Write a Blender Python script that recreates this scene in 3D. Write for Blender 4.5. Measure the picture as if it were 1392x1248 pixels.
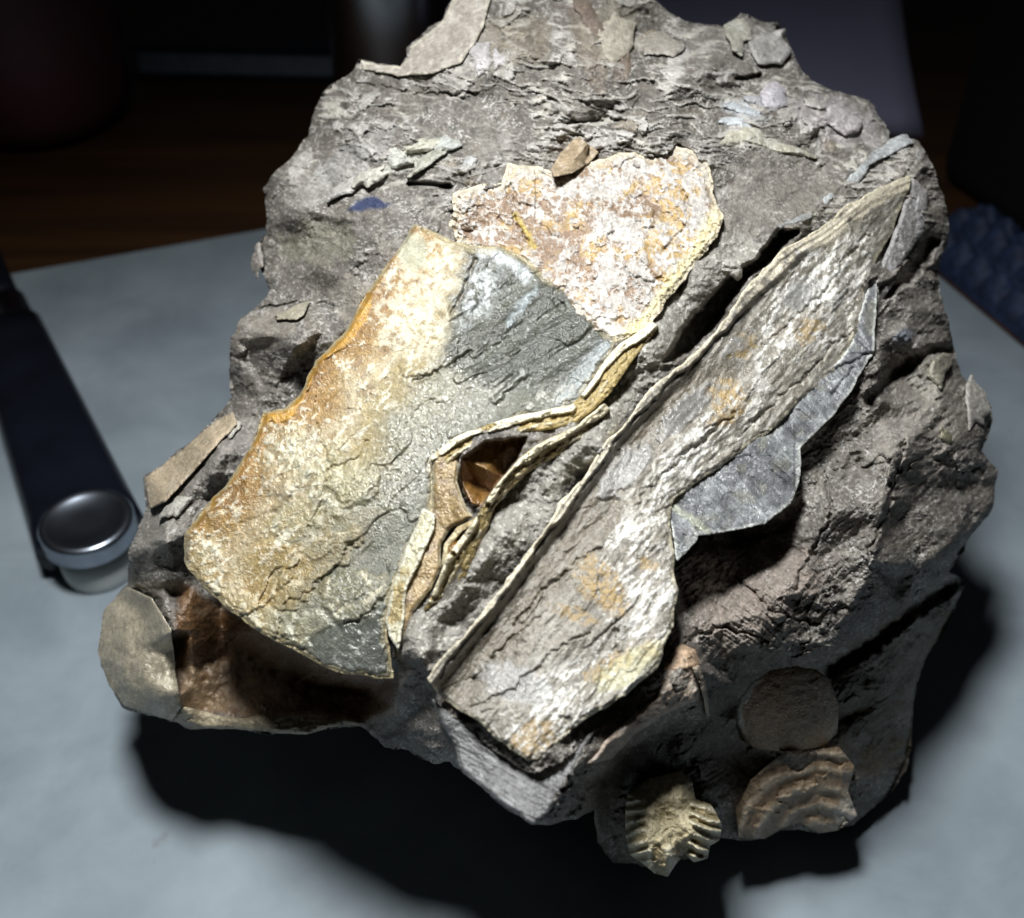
import bpy, bmesh, math, random
import numpy as np
from mathutils import Vector
from mathutils.geometry import delaunay_2d_cdt

for o in list(bpy.data.objects):
    bpy.data.objects.remove(o, do_unlink=True)
SC = bpy.context.scene
COL = SC.collection

# ---------------------------------------------------------------- camera
FPX, CX, CY, PITCH, CAMH = 1500.0, 696.0, 624.0, math.radians(42), 0.25
cam_d = bpy.data.cameras.new('camera')
cam = bpy.data.objects.new('camera', cam_d)
COL.objects.link(cam)
cam.location = (0, 0, CAMH)
cam.rotation_euler = (math.pi / 2 - PITCH, 0, 0)
cam_d.sensor_fit = 'HORIZONTAL'
cam_d.sensor_width = 36.0
cam_d.lens = FPX / 1392 * 36.0
cam_d.clip_start = 0.01
cam_d.clip_end = 20
cam_d.dof.use_dof = True
cam_d.dof.focus_distance = 0.212
cam_d.dof.aperture_fstop = 17.0
SC.camera = cam

# ---------------------------------------------------------------- world, lamp, exposure
W = bpy.data.worlds.new('World')
SC.world = W
W.use_nodes = True
bg = W.node_tree.nodes['Background']
bg.inputs[0].default_value = (0.85, 0.87, 0.9, 1)
bg.inputs[1].default_value = 0.010

ld = bpy.data.lights.new('desk_lamp_light', 'SPOT')
ld.energy = 9.8
ld.color = (0.985, 0.995, 1.0)
ld.shadow_soft_size = 0.036
ld.spot_size = math.radians(127)
ld.spot_blend = 1.0
lamp = bpy.data.objects.new('desk_lamp_light', ld)
COL.objects.link(lamp)
lamp.location = (-0.045, 0.13, 0.44)
lamp.rotation_euler = (Vector((0.0, 0.055, 0.05)) - Vector(lamp.location)).to_track_quat('-Z', 'Y').to_euler()

vs = SC.view_settings
vs.view_transform = 'Standard'
vs.look = 'None'
vs.exposure = 0.0
vs.gamma = 1.0
vs.use_curve_mapping = False
SC.cycles.max_bounces = 6
SC.cycles.caustics_reflective = False
SC.cycles.caustics_refractive = False

# ---------------------------------------------------------------- pixel <-> place
SN, CS = math.sin(PITCH), math.cos(PITCH)
def place(px, py, d):
    """photo direction (px, py) at depth d (metres along the optical axis)"""
    x = (px - CX) / FPX; v = (py - CY) / FPX
    return np.stack([x * d, d * (CS - v * SN), CAMH - d * (SN + v * CS)], -1)
def on_ground(px, py, z=0.0):
    v = (py - CY) / FPX
    d = (CAMH - z) / (SN + v * CS)
    return Vector(place(px, py, d))

# ---------------------------------------------------------------- noise
def _h(ix, iy, s):
    n = (ix.astype(np.int64) * 374761393 + iy.astype(np.int64) * 668265263 + s * 974634777) & 0xFFFFFFFF
    n = ((n ^ (n >> 15)) * 0x2c1b3c6d) & 0xFFFFFFFF
    n = ((n ^ (n >> 12)) * 0x297a2d39) & 0xFFFFFFFF
    n = ((n ^ (n >> 15)) * 1274126177) & 0xFFFFFFFF
    n = (n ^ (n >> 16)) & 0xFFFFFF
    return n / float(0x1000000)
def perlin(x, y, s):
    x0 = np.floor(x); y0 = np.floor(y)
    fx = x - x0; fy = y - y0
    x0 = x0.astype(np.int64); y0 = y0.astype(np.int64)
    u = fx * fx * fx * (fx * (fx * 6 - 15) + 10); w = fy * fy * fy * (fy * (fy * 6 - 15) + 10)
    def g(ax, ay, dx, dy):
        a = _h(ax, ay, s) * (2 * math.pi)
        return np.cos(a) * dx + np.sin(a) * dy
    n0 = g(x0, y0, fx, fy) * (1 - u) + g(x0 + 1, y0, fx - 1, fy) * u
    n1 = g(x0, y0 + 1, fx, fy - 1) * (1 - u) + g(x0 + 1, y0 + 1, fx - 1, fy - 1) * u
    return (n0 * (1 - w) + n1 * w) * 1.5
def fbm(x, y, sc, s, oc=4, gain=0.5):
    t = 0.0; a = 1.0; k = 1.0 / sc; tot = 0
    for i in range(oc):
        t = t + a * perlin(x * k + 17.3 * i, y * k - 9.1 * i, s + i)
        tot += a; a *= gain; k *= 2.03
    return t / tot
def ridged(x, y, sc, s, oc=3):
    t = 0.0; a = 1.0; k = 1.0 / sc; tot = 0
    for i in range(oc):
        t = t + a * (1 - np.abs(perlin(x * k + 5.3 * i, y * k + 3.1 * i, s + i)) * 2)
        tot += a; a *= .55; k *= 2.1
    return t / tot
def facets(x, y, sc, s, k=1.0, slope=1.4):
    """continuous chiselled relief: upper envelope of random tilted planes"""
    X = x / sc; Y = y / sc
    ix = np.floor(X).astype(np.int64); iy = np.floor(Y).astype(np.int64)
    best = np.full(X.shape, -9.0)
    for dx in (-1, 0, 1):
        for dy in (-1, 0, 1):
            a = ix + dx; b = iy + dy
            rx = X - (a + _h(a, b, s)); ry = Y - (b + _h(a, b, s + 1))
            ang = _h(a, b, s + 2) * 6.2832; m = _h(a, b, s + 3) * slope
            v = _h(a, b, s + 4) + m * (np.cos(ang) * rx + np.sin(ang) * ry) - k * (rx * rx + ry * ry)
            best = np.maximum(best, v)
    return best
def tri(x, y, sc, s, deg=0.0, an=1.0):
    """crisp planar fracture faces: random heights on a skewed lattice, linear across each triangle"""
    X, Y = rot(x, y, deg)
    X = X / (sc * an); Y = Y / sc
    k = (X + Y) * .3660254
    U = X + k; V = Y + k
    U, V = U + .55 * perlin(X * .45, Y * .45, s + 21), V + .55 * perlin(X * .45 + 7, Y * .45, s + 22)
    iu = np.floor(U); iv = np.floor(V); fu = U - iu; fv = V - iv
    iu = iu.astype(np.int64); iv = iv.astype(np.int64)
    up = fu > fv
    ju = iu + up; jv = iv + ~up
    hi = np.maximum(fu, fv); lo = np.minimum(fu, fv)
    return _h(iu, iv, s) * (1 - hi) + _h(ju, jv, s) * (hi - lo) + _h(iu + 1, iv + 1, s) * lo - .5
def cells(x, y, sc, s):
    """random value per irregular cell and distance to the cell edge"""
    X = x / sc; Y = y / sc
    ix = np.floor(X).astype(np.int64); iy = np.floor(Y).astype(np.int64)
    f1 = np.full(X.shape, 9.0); f2 = np.full(X.shape, 9.0); val = np.zeros(X.shape)
    for dx in (-1, 0, 1):
        for dy in (-1, 0, 1):
            a = ix + dx; b = iy + dy
            r = np.hypot(X - (a + _h(a, b, s)), Y - (b + _h(a, b, s + 1)))
            n = r < f1
            f2 = np.where(n, f1, np.minimum(f2, r)); val = np.where(n, _h(a, b, s + 7), val); f1 = np.where(n, r, f1)
    return val, f2 - f1
def flaky(x, y, sc, s, deg=0, an=1.0, slope=1.3, wp=.45):
    """scaly broken relief: every irregular cell its own height and tilt, with sharp steps between"""
    X, Y = rot(x, y, deg) if deg else (x, y)
    X = X / (sc * an); Y = Y / sc
    X, Y = X + wp * perlin(X * 1.7, Y * 1.7, s + 11), Y + wp * perlin(X * 1.7 + 9, Y * 1.7, s + 12)
    ix = np.floor(X).astype(np.int64); iy = np.floor(Y).astype(np.int64)
    f1 = np.full(X.shape, 9.0); val = np.zeros(X.shape)
    for dx in (-1, 0, 1):
        for dy in (-1, 0, 1):
            a = ix + dx; b = iy + dy
            h1 = _h(a, b, s); h2 = _h(a, b, s + 1)
            rx = X - (a + h1); ry = Y - (b + h2)
            r = rx * rx + ry * ry
            n = r < f1
            an_ = (h1 * 37.7 + h2 * 91.3) % 6.2832
            v = (h1 * 53.1 + h2 * 17.7) % 1.0 + slope * ((h2 * 71.9) % 1.0) * (np.cos(an_) * rx + np.sin(an_) * ry)
            val = np.where(n, v, val); f1 = np.where(n, r, f1)
    return val - .5
def sstep(a, b, x):
    t = np.clip((x - a) / (b - a), 0, 1)
    return t * t * (3 - 2 * t)
def rot(x, y, deg):
    c, s = math.cos(math.radians(deg)), math.sin(math.radians(deg))
    return x * c + y * s, -x * s + y * c

# ---------------------------------------------------------------- polygons on the rock face
def inside(poly, x, y):
    r = np.zeros(x.shape, bool); n = len(poly)
    for i in range(n):
        x1, y1 = poly[i]; x2, y2 = poly[(i + 1) % n]
        if y1 == y2: continue
        c = ((y1 > y) != (y2 > y)) & (x < (x2 - x1) * (y - y1) / (y2 - y1) + x1)
        r ^= c
    return r
def seg_dist(line, x, y, closed=False):
    best = np.full(x.shape, 1e9); bx = np.zeros(x.shape); by = np.zeros(x.shape)
    n = len(line)
    for i in range(n if closed else n - 1):
        x1, y1 = line[i]; x2, y2 = line[(i + 1) % n]
        dx, dy = x2 - x1, y2 - y1; L = dx * dx + dy * dy + 1e-9
        t = np.clip(((x - x1) * dx + (y - y1) * dy) / L, 0, 1)
        qx = x1 + t * dx; qy = y1 + t * dy
        r = np.hypot(x - qx, y - qy)
        m = r < best
        best = np.where(m, r, best); bx = np.where(m, qx, bx); by = np.where(m, qy, by)
    return best, bx, by
def local(pts, x, y, pad, fn):
    """evaluate fn only near the given points; 0 elsewhere"""
    a = np.array(pts, float); out = np.zeros(x.shape)
    m = (x > a[:, 0].min() - pad) & (x < a[:, 0].max() + pad) & (y > a[:, 1].min() - pad) & (y < a[:, 1].max() + pad)
    if m.any(): out[m] = fn(x[m], y[m])
    return out
def pmask(poly, x, y, soft=6, warp=8, s=3):
    """soft noise-edged mask of a polygon, 1 inside"""
    return local(poly, x, y, soft + warp + 2, lambda x, y: pmask_(poly, x, y, soft, warp, s))
def pmask_(poly, x, y, soft, warp, s):
    wx = x + warp * fbm(x, y, 22, s, 3); wy = y + warp * fbm(x, y, 22, s + 40, 3)
    d, _, _ = seg_dist(poly, wx, wy, True)
    return sstep(-soft, soft, np.where(inside(poly, wx, wy), d, -d))
def blob(x, y, cx, cy, rx, ry, deg=0, warp=.5, s=5, soft=.25):
    return local([(cx, cy)], x, y, max(rx, ry) * (1 + soft + .75 * warp), lambda x, y: blob_(x, y, cx, cy, rx, ry, deg, warp, s, soft))
def blob_(x, y, cx, cy, rx, ry, deg, warp, s, soft):
    ux, uy = rot(x - cx, y - cy, deg)
    q = np.hypot(ux / rx, uy / ry) + warp * fbm(x, y, max(10, .7 * min(rx, ry)), s, 4)
    return 1 - sstep(1 - soft, 1 + soft, q)
def lmask(line, x, y, w, soft=2, warp=4, s=9):
    return local(line, x, y, w + soft + warp + 2, lambda x, y: lmask_(line, x, y, w, soft, warp, s))
def lmask_(line, x, y, w, soft, warp, s):
    wx = x + warp * fbm(x, y, 16, s, 3); wy = y + warp * fbm(x, y, 16, s + 40, 3)
    d, _, _ = seg_dist(line, wx, wy)
    return 1 - sstep(w - soft, w + soft, d)
def rough_poly(poly, amp, s, step=5.0):
    """resample an outline finely and make it ragged"""
    pts = []
    n = len(poly)
    for i in range(n):
        a = np.array(poly[i], float); b = np.array(poly[(i + 1) % n], float)
        m = max(1, int(np.hypot(*(b - a)) / step))
        for k in range(m): pts.append(a + (b - a) * k / m)
    p = np.array(pts)
    q = p.copy()
    p[:, 0] += amp * 2.2 * fbm(q[:, 0], q[:, 1], 55, s, 5, .62)
    p[:, 1] += amp * 2.2 * fbm(q[:, 0], q[:, 1], 55, s + 50, 5, .62)
    return [tuple(q) for q in p]
def spline(ctrl, x, y):
    """thin-plate surface through (px, py, depth) points"""
    c = np.array(ctrl, float); n = len(c); S = 300.0
    P = c[:, :2] / S
    def U(r2): return np.where(r2 > 0, r2 * np.log(r2 + 1e-12), 0)
    K = U(((P[:, None] - P[None]) ** 2).sum(-1)) + np.eye(n) * 0.01
    A = np.zeros((n + 3, n + 3)); A[:n, :n] = K
    A[:n, n] = 1; A[:n, n + 1:] = P; A[n, :n] = 1; A[n + 1:, :n] = P.T
    w = np.linalg.solve(A, np.concatenate([c[:, 2], [0, 0, 0]]))
    X = x / S; Y = y / S
    r = w[n] + w[n + 1] * X + w[n + 2] * Y
    for i in range(n):
        r = r + w[i] * U((X - P[i, 0]) ** 2 + (Y - P[i, 1]) ** 2)
    return r
def mix(a, b, m):
    return a + (np.asarray(b, float) - a) * m[..., None]

# ---------------------------------------------------------------- materials
def nodes(name):
    m = bpy.data.materials.new(name); m.use_nodes = True
    nt = m.node_tree
    return m, nt, nt.nodes, nt.links, nt.nodes['Principled BSDF']
def stone_material():
    m, nt, N, L, P = nodes('stone_and_shell')
    col = N.new('ShaderNodeAttribute'); col.attribute_name = 'tint'
    gl = N.new('ShaderNodeAttribute'); gl.attribute_name = 'gloss'
    tc = N.new('ShaderNodeTexCoord')
    n1 = N.new('ShaderNodeTexNoise'); n1.inputs['Scale'].default_value = 900; n1.inputs['Detail'].default_value = 5; n1.inputs['Roughness'].default_value = .7
    n2 = N.new('ShaderNodeTexNoise'); n2.inputs['Scale'].default_value = 2600; n2.inputs['Detail'].default_value = 3
    for n in (n1, n2): L.new(tc.outputs['Object'], n.inputs['Vector'])
    mr = N.new('ShaderNodeMapRange'); mr.inputs[1].default_value = .3; mr.inputs[2].default_value = .7
    mr.inputs[3].default_value = .62; mr.inputs[4].default_value = 1.34
    L.new(n1.outputs['Fac'], mr.inputs[0])
    mx = N.new('ShaderNodeVectorMath'); mx.operation = 'SCALE'
    L.new(col.outputs['Color'], mx.inputs[0]); L.new(mr.outputs[0], mx.inputs['Scale'])
    L.new(mx.outputs[0], P.inputs['Base Color'])
    vo = N.new('ShaderNodeTexVoronoi'); vo.inputs['Scale'].default_value = 1500; L.new(tc.outputs['Object'], vo.inputs['Vector'])
    sc = N.new('ShaderNodeSeparateColor'); L.new(vo.outputs['Color'], sc.inputs[0])
    rr = N.new('ShaderNodeMapRange'); rr.inputs[3].default_value = .68; rr.inputs[4].default_value = .38
    L.new(gl.outputs['Fac'], rr.inputs[0])
    ra = N.new('ShaderNodeMath'); ra.operation = 'MULTIPLY_ADD'; ra.inputs[1].default_value = -.26; L.new(sc.outputs[1], ra.inputs[0]); L.new(rr.outputs[0], ra.inputs[2])
    L.new(ra.outputs[0], P.inputs['Roughness'])
    sp = N.new('ShaderNodeMapRange'); sp.inputs[3].default_value = .25; sp.inputs[4].default_value = .95
    L.new(gl.outputs['Fac'], sp.inputs[0]); L.new(sp.outputs[0], P.inputs['Specular IOR Level'])
    me_ = N.new('ShaderNodeMapRange'); me_.inputs[1].default_value = .3; me_.inputs[2].default_value = 1.0; me_.inputs[3].default_value = 0; me_.inputs[4].default_value = .22
    L.new(gl.outputs['Fac'], me_.inputs[0]); L.new(me_.outputs[0], P.inputs['Metallic'])
    P.inputs['IOR'].default_value = 1.6
    ad = N.new('ShaderNodeMath'); ad.operation = 'ADD'
    L.new(n1.outputs['Fac'], ad.inputs[0]); L.new(n2.outputs['Fac'], ad.inputs[1])
    a2 = N.new('ShaderNodeMath'); a2.operation = 'MULTIPLY_ADD'; a2.inputs[1].default_value = .45
    L.new(sc.outputs[0], a2.inputs[0]); L.new(ad.outputs[0], a2.inputs[2])
    b = N.new('ShaderNodeBump'); b.inputs['Strength'].default_value = .8; b.inputs['Distance'].default_value = .0007
    bs = N.new('ShaderNodeMapRange'); bs.inputs[1].default_value = .2; bs.inputs[2].default_value = .85; bs.inputs[3].default_value = .6; bs.inputs[4].default_value = .35
    L.new(gl.outputs['Fac'], bs.inputs[0]); L.new(bs.outputs[0], b.inputs['Strength'])
    L.new(a2.outputs[0], b.inputs['Height']); L.new(b.outputs[0], P.inputs['Normal'])
    return m
STONE = stone_material()

def plain(name, color, rough=.5, metal=0, noise=None, bump=0, spec=.5, c2=None, trans=0):
    m, nt, N, L, P = nodes(name)
    P.inputs['Base Color'].default_value = (*color, 1); P.inputs['Roughness'].default_value = rough
    P.inputs['Metallic'].default_value = metal; P.inputs['Specular IOR Level'].default_value = spec
    P.inputs['Transmission Weight'].default_value = trans
    if noise:
        tc = N.new('ShaderNodeTexCoord'); n = N.new('ShaderNodeTexNoise')
        n.inputs['Scale'].default_value = noise; n.inputs['Detail'].default_value = 5
        L.new(tc.outputs['Object'], n.inputs['Vector'])
        r = N.new('ShaderNodeValToRGB')
        r.color_ramp.elements[0].position = .3; r.color_ramp.elements[1].position = .7
        r.color_ramp.elements[0].color = (*(c2 or [c * .7 for c in color]), 1); r.color_ramp.elements[1].color = (*color, 1)
        L.new(n.outputs['Fac'], r.inputs['Fac']); L.new(r.outputs[0], P.inputs['Base Color'])
        if bump:
            b = N.new('ShaderNodeBump'); b.inputs['Strength'].default_value = bump; b.inputs['Distance'].default_value = .001
            L.new(n.outputs['Fac'], b.inputs['Height']); L.new(b.outputs[0], P.inputs['Normal'])
    return m

# ---------------------------------------------------------------- mesh helpers
def tag(o, label=None, cat=None, group=None, kind=None):
    if label: o['label'] = label
    if cat: o['category'] = cat
    if group: o['group'] = group
    if kind: o['kind'] = kind
    return o
def empty(name, loc):
    e = bpy.data.objects.new(name, None); COL.objects.link(e); e.location = loc
    e.empty_display_size = .01
    return e
def np_mesh(name, co, quads, tint=None, gloss=None, mat=STONE, parent=None, smooth=True):
    me = bpy.data.meshes.new(name)
    nf = len(quads)
    me.vertices.add(len(co)); me.vertices.foreach_set('co', np.ascontiguousarray(co, np.float32).ravel())
    me.loops.add(nf * 4); me.loops.foreach_set('vertex_index', np.ascontiguousarray(quads, np.int32).ravel())
    me.polygons.add(nf); me.polygons.foreach_set('loop_start', np.arange(0, nf * 4, 4, dtype=np.int32))
    me.polygons.foreach_set('use_smooth', np.full(nf, smooth))
    if tint is not None:
        a = me.attributes.new('tint', 'FLOAT_COLOR', 'POINT')
        a.data.foreach_set('color', np.concatenate([np.clip(tint, .004, .86), np.ones((len(co), 1))], 1).astype(np.float32).ravel())
        g = me.attributes.new('gloss', 'FLOAT', 'POINT')
        g.data.foreach_set('value', np.clip(gloss, 0, 1).astype(np.float32))
    me.update(calc_edges=True); me.validate()
    me.materials.append(mat)
    o = bpy.data.objects.new(name, me); COL.objects.link(o)
    if parent: o.parent = parent; o.matrix_parent_inverse = parent.matrix_world.inverted()
    return o
def bm_obj(name, bm, mat, parent=None, smooth=False, loc=None):
    me = bpy.data.meshes.new(name)
    bmesh.ops.recalc_face_normals(bm, faces=bm.faces)
    bm.to_mesh(me); bm.free(); me.materials.append(mat)
    if smooth:
        for p in me.polygons: p.use_smooth = True
    o = bpy.data.objects.new(name, me); COL.objects.link(o)
    if loc is not None: o.location = loc
    if parent: o.parent = parent
    return o
def lathe(prof, seg=48):
    """closed solid of revolution about Z from (r, z) pairs"""
    bm = bmesh.new(); rings = []
    for r, z in prof:
        if r <= 1e-6: rings.append([bm.verts.new((0, 0, z))]); continue
        rings.append([bm.verts.new((r * math.cos(2 * math.pi * k / seg), r * math.sin(2 * math.pi * k / seg), z)) for k in range(seg)])
    for a, b in zip(rings[:-1], rings[1:]):
        for k in range(seg):
            j = (k + 1) % seg
            if len(a) == 1 and len(b) == 1: continue
            if len(a) == 1: bm.faces.new((a[0], b[k], b[j]))
            elif len(b) == 1: bm.faces.new((a[k], a[j], b[0]))
            else: bm.faces.new((a[k], a[j], b[j], b[k]))
    return bm
def slab(pts, z0, z1, bevel=0.0):
    bm = bmesh.new()
    lo = [bm.verts.new((p[0], p[1], z0)) for p in pts]; hi = [bm.verts.new((p[0], p[1], z1)) for p in pts]
    bm.faces.new(lo[::-1]); bm.faces.new(hi)
    n = len(pts)
    for i in range(n): bm.faces.new((lo[i], lo[(i + 1) % n], hi[(i + 1) % n], hi[i]))
    if bevel: bmesh.ops.bevel(bm, geom=list(bm.edges), offset=bevel, segments=3, affect='EDGES', profile=.5)
    return bm

# ================================================================ THE SETTING
def wood_material():
    m, nt, N, L, P = nodes('dark_wood')
    tc = N.new('ShaderNodeTexCoord'); mp = N.new('ShaderNodeMapping'); mp.inputs['Scale'].default_value = (3, 40, 3)
    mp.inputs['Rotation'].default_value = (0, 0, .3)
    L.new(tc.outputs['Object'], mp.inputs[0])
    n = N.new('ShaderNodeTexNoise'); n.inputs['Scale'].default_value = 2; n.inputs['Detail'].default_value = 8; n.inputs['Distortion'].default_value = .6
    L.new(mp.outputs[0], n.inputs['Vector'])
    r = N.new('ShaderNodeValToRGB'); r.color_ramp.elements[0].color = (.03, .012, .003, 1); r.color_ramp.elements[1].color = (.065, .027, .007, 1)
    r.color_ramp.elements[0].position = .35; r.color_ramp.elements[1].position = .68
    L.new(n.outputs['Fac'], r.inputs[0]); L.new(r.outputs[0], P.inputs['Base Color'])
    P.inputs['Roughness'].default_value = .55
    return m
def board_material():
    m, nt, N, L, P = nodes('pale_board')
    tc = N.new('ShaderNodeTexCoord')
    n = N.new('ShaderNodeTexNoise'); n.inputs['Scale'].default_value = 26; n.inputs['Detail'].default_value = 6; n.inputs['Roughness'].default_value = .6; n.inputs['Distortion'].default_value = .3
    L.new(tc.outputs['Object'], n.inputs['Vector'])
    r = N.new('ShaderNodeValToRGB'); e = r.color_ramp.elements
    e[0].position = .3; e[0].color = (.185, .225, .255, 1); e[1].position = .72; e[1].color = (.29, .345, .38, 1)
    L.new(n.outputs['Fac'], r.inputs[0])
    v = N.new('ShaderNodeTexVoronoi'); v.inputs['Scale'].default_value = 38; v.inputs['Randomness'].default_value = 1
    n3 = N.new('ShaderNodeTexNoise'); n3.inputs['Scale'].default_value = 160
    L.new(tc.outputs['Object'], n3.inputs['Vector'])
    mv = N.new('ShaderNodeVectorMath'); mv.operation = 'MULTIPLY_ADD'
    L.new(n3.outputs['Color'], mv.inputs[0]); mv.inputs[1].default_value = (.012, .012, .012); L.new(tc.outputs['Object'], mv.inputs[2])
    L.new(mv.outputs[0], v.inputs['Vector'])
    mr = N.new('ShaderNodeMapRange'); mr.inputs[1].default_value = .07; mr.inputs[2].default_value = .15; mr.inputs[3].default_value = .75; mr.inputs[4].default_value = 0
    L.new(v.outputs['Distance'], mr.inputs[0])
    sep = N.new('ShaderNodeSeparateColor'); L.new(v.outputs['Color'], sep.inputs[0])
    gt = N.new('ShaderNodeMath'); gt.operation = 'GREATER_THAN'; gt.inputs[1].default_value = .84
    L.new(sep.outputs[0], gt.inputs[0])
    mu = N.new('ShaderNodeMath'); mu.operation = 'MULTIPLY'; L.new(mr.outputs[0], mu.inputs[0]); L.new(gt.outputs[0], mu.inputs[1])
    mx = N.new('ShaderNodeMix'); mx.data_type = 'RGBA'; mx.inputs['B'].default_value = (.12, .13, .13, 1)
    L.new(mu.outputs[0], mx.inputs['Factor']); L.new(r.outputs[0], mx.inputs['A'])
    L.new(mx.outputs['Result'], P.inputs['Base Color'])
    P.inputs['Roughness'].default_value = .6
    b = N.new('ShaderNodeBump'); b.inputs['Strength'].default_value = .06; b.inputs['Distance'].default_value = .001
    L.new(n.outputs['Fac'], b.inputs['Height']); L.new(b.outputs[0], P.inputs['Normal'])
    return m

BZ = -0.004
bm = slab([(-1.3, -.5), (1.3, -.5), (1.3, 1.6), (-1.3, 1.6)], BZ - .03, BZ)
tag(bm_obj('table_top', bm, wood_material()), 'dark brown wooden table top', kind='structure')

c0 = on_ground(1055, 188); c1 = on_ground(20, 370); c2 = on_ground(1392, 470)
u = Vector((c1.x - c0.x, c1.y - c0.y)).normalized(); w = Vector((-u.y, u.x))
if w.y > 0: w = -w
k0 = Vector((c0.x, c0.y))
bm = slab([k0, k0 + u * .56, k0 + u * .56 + w * .5, k0 + w * .5], BZ, 0.0, .0012)
tag(bm_obj('pale_board', bm, board_material()), 'pale blue-grey smudged flat board under the fossil rock', 'board')

# ================================================================ THE ROCK
ROOT = empty('fossil_rock', (0.0, 0.19, 0.0))
bpy.context.view_layer.update()
tag(ROOT, 'jagged grey rock crowded with nacreous fossil shells on pale board', 'rock')

# outline of the rock with depth in cm along the optical axis
SIL = [(613,0,26),(600,30,26),(585,37,26),(555,65,26),(557,75,25.8),(545,90,25.8),(517,87,26),(488,81,26.3),(480,97,26),(463,107,26),
(443,123,26),(423,157,25.8),(417,187,25.7),(400,213,25.6),(370,238,25.6),(357,257,25.6),(363,290,25.3),(363,320,25.2),(353,333,25.3),
(352,367,25.2),(362,397,24.8),(347,416,24.7),(325,437,24.5),(316,459,24.5),(311,502,24.5),(318,535,24.5),(292,572,24.6),(240,615,24.8),
(197,649,24.8),(199,689,24.3),(190,718,24),(172,751,24),(175,795,24.6),(160,808,25.4),(142,828,25.6),(132,885,25.6),(148,933,25.5),(168,961,25.2),
(233,981,24.8),(261,992,24.4),(309,989,24),(374,998,23.6),(418,998,23.2),(446,990,22.9),(488,987,22.4),(522,1015,21.9),(555,1019,21.4),
(587,1038,21),(611,1038,20.6),(660,1076,18.9),(692,1102,18.2),(726,1123,17.7),(760,1120,18),(786,1115,18.6),(805,1102,21),(812,1149,25),
(833,1170,25.2),(855,1175,25.2),(891,1186,25.2),(907,1188,25.2),(923,1168,25.2),(954,1166,25),(975,1139,24.8),(1002,1141,25),(1039,1141,25.2),
(1060,1128,25.3),(1117,1133,25.5),(1165,1123,25.8),(1212,1075,26.2),(1233,1039,26.4),(1238,981,26.5),(1244,934,26.6),(1260,891,26.8),
(1280,860,27),(1315,792,27.2),(1291,773,26),(1300,755,25.4),(1315,735,25.6),(1353,686,26),(1359,641,26),(1334,614,25.2),(1348,569,25.8),(1346,550,25.8),
(1315,519,25.4),(1308,512,25.3),(1296,478,25.3),(1293,436,25.4),(1277,402,25.3),(1274,368,25.3),(1291,330,25.6),(1287,281,25.6),
(1270,228,25.6),(1251,193,25.7),(1228,188,25.4),(1211,190,25.8),(1202,167,26.1),(1181,135,26.3),(1145,125,26.2),(1135,125,26.2),
(1093,102,26.2),(1076,64,26.7),(1057,32,27),(1035,30,26.9),(1006,17,26.9),(982,36,26.4),(932,27,26.4),(913,15,26.6),(892,0,26.8),
(860,-40,27.6),(760,-62,27.8),(690,-60,27.6),(640,-30,26.8)]
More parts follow.
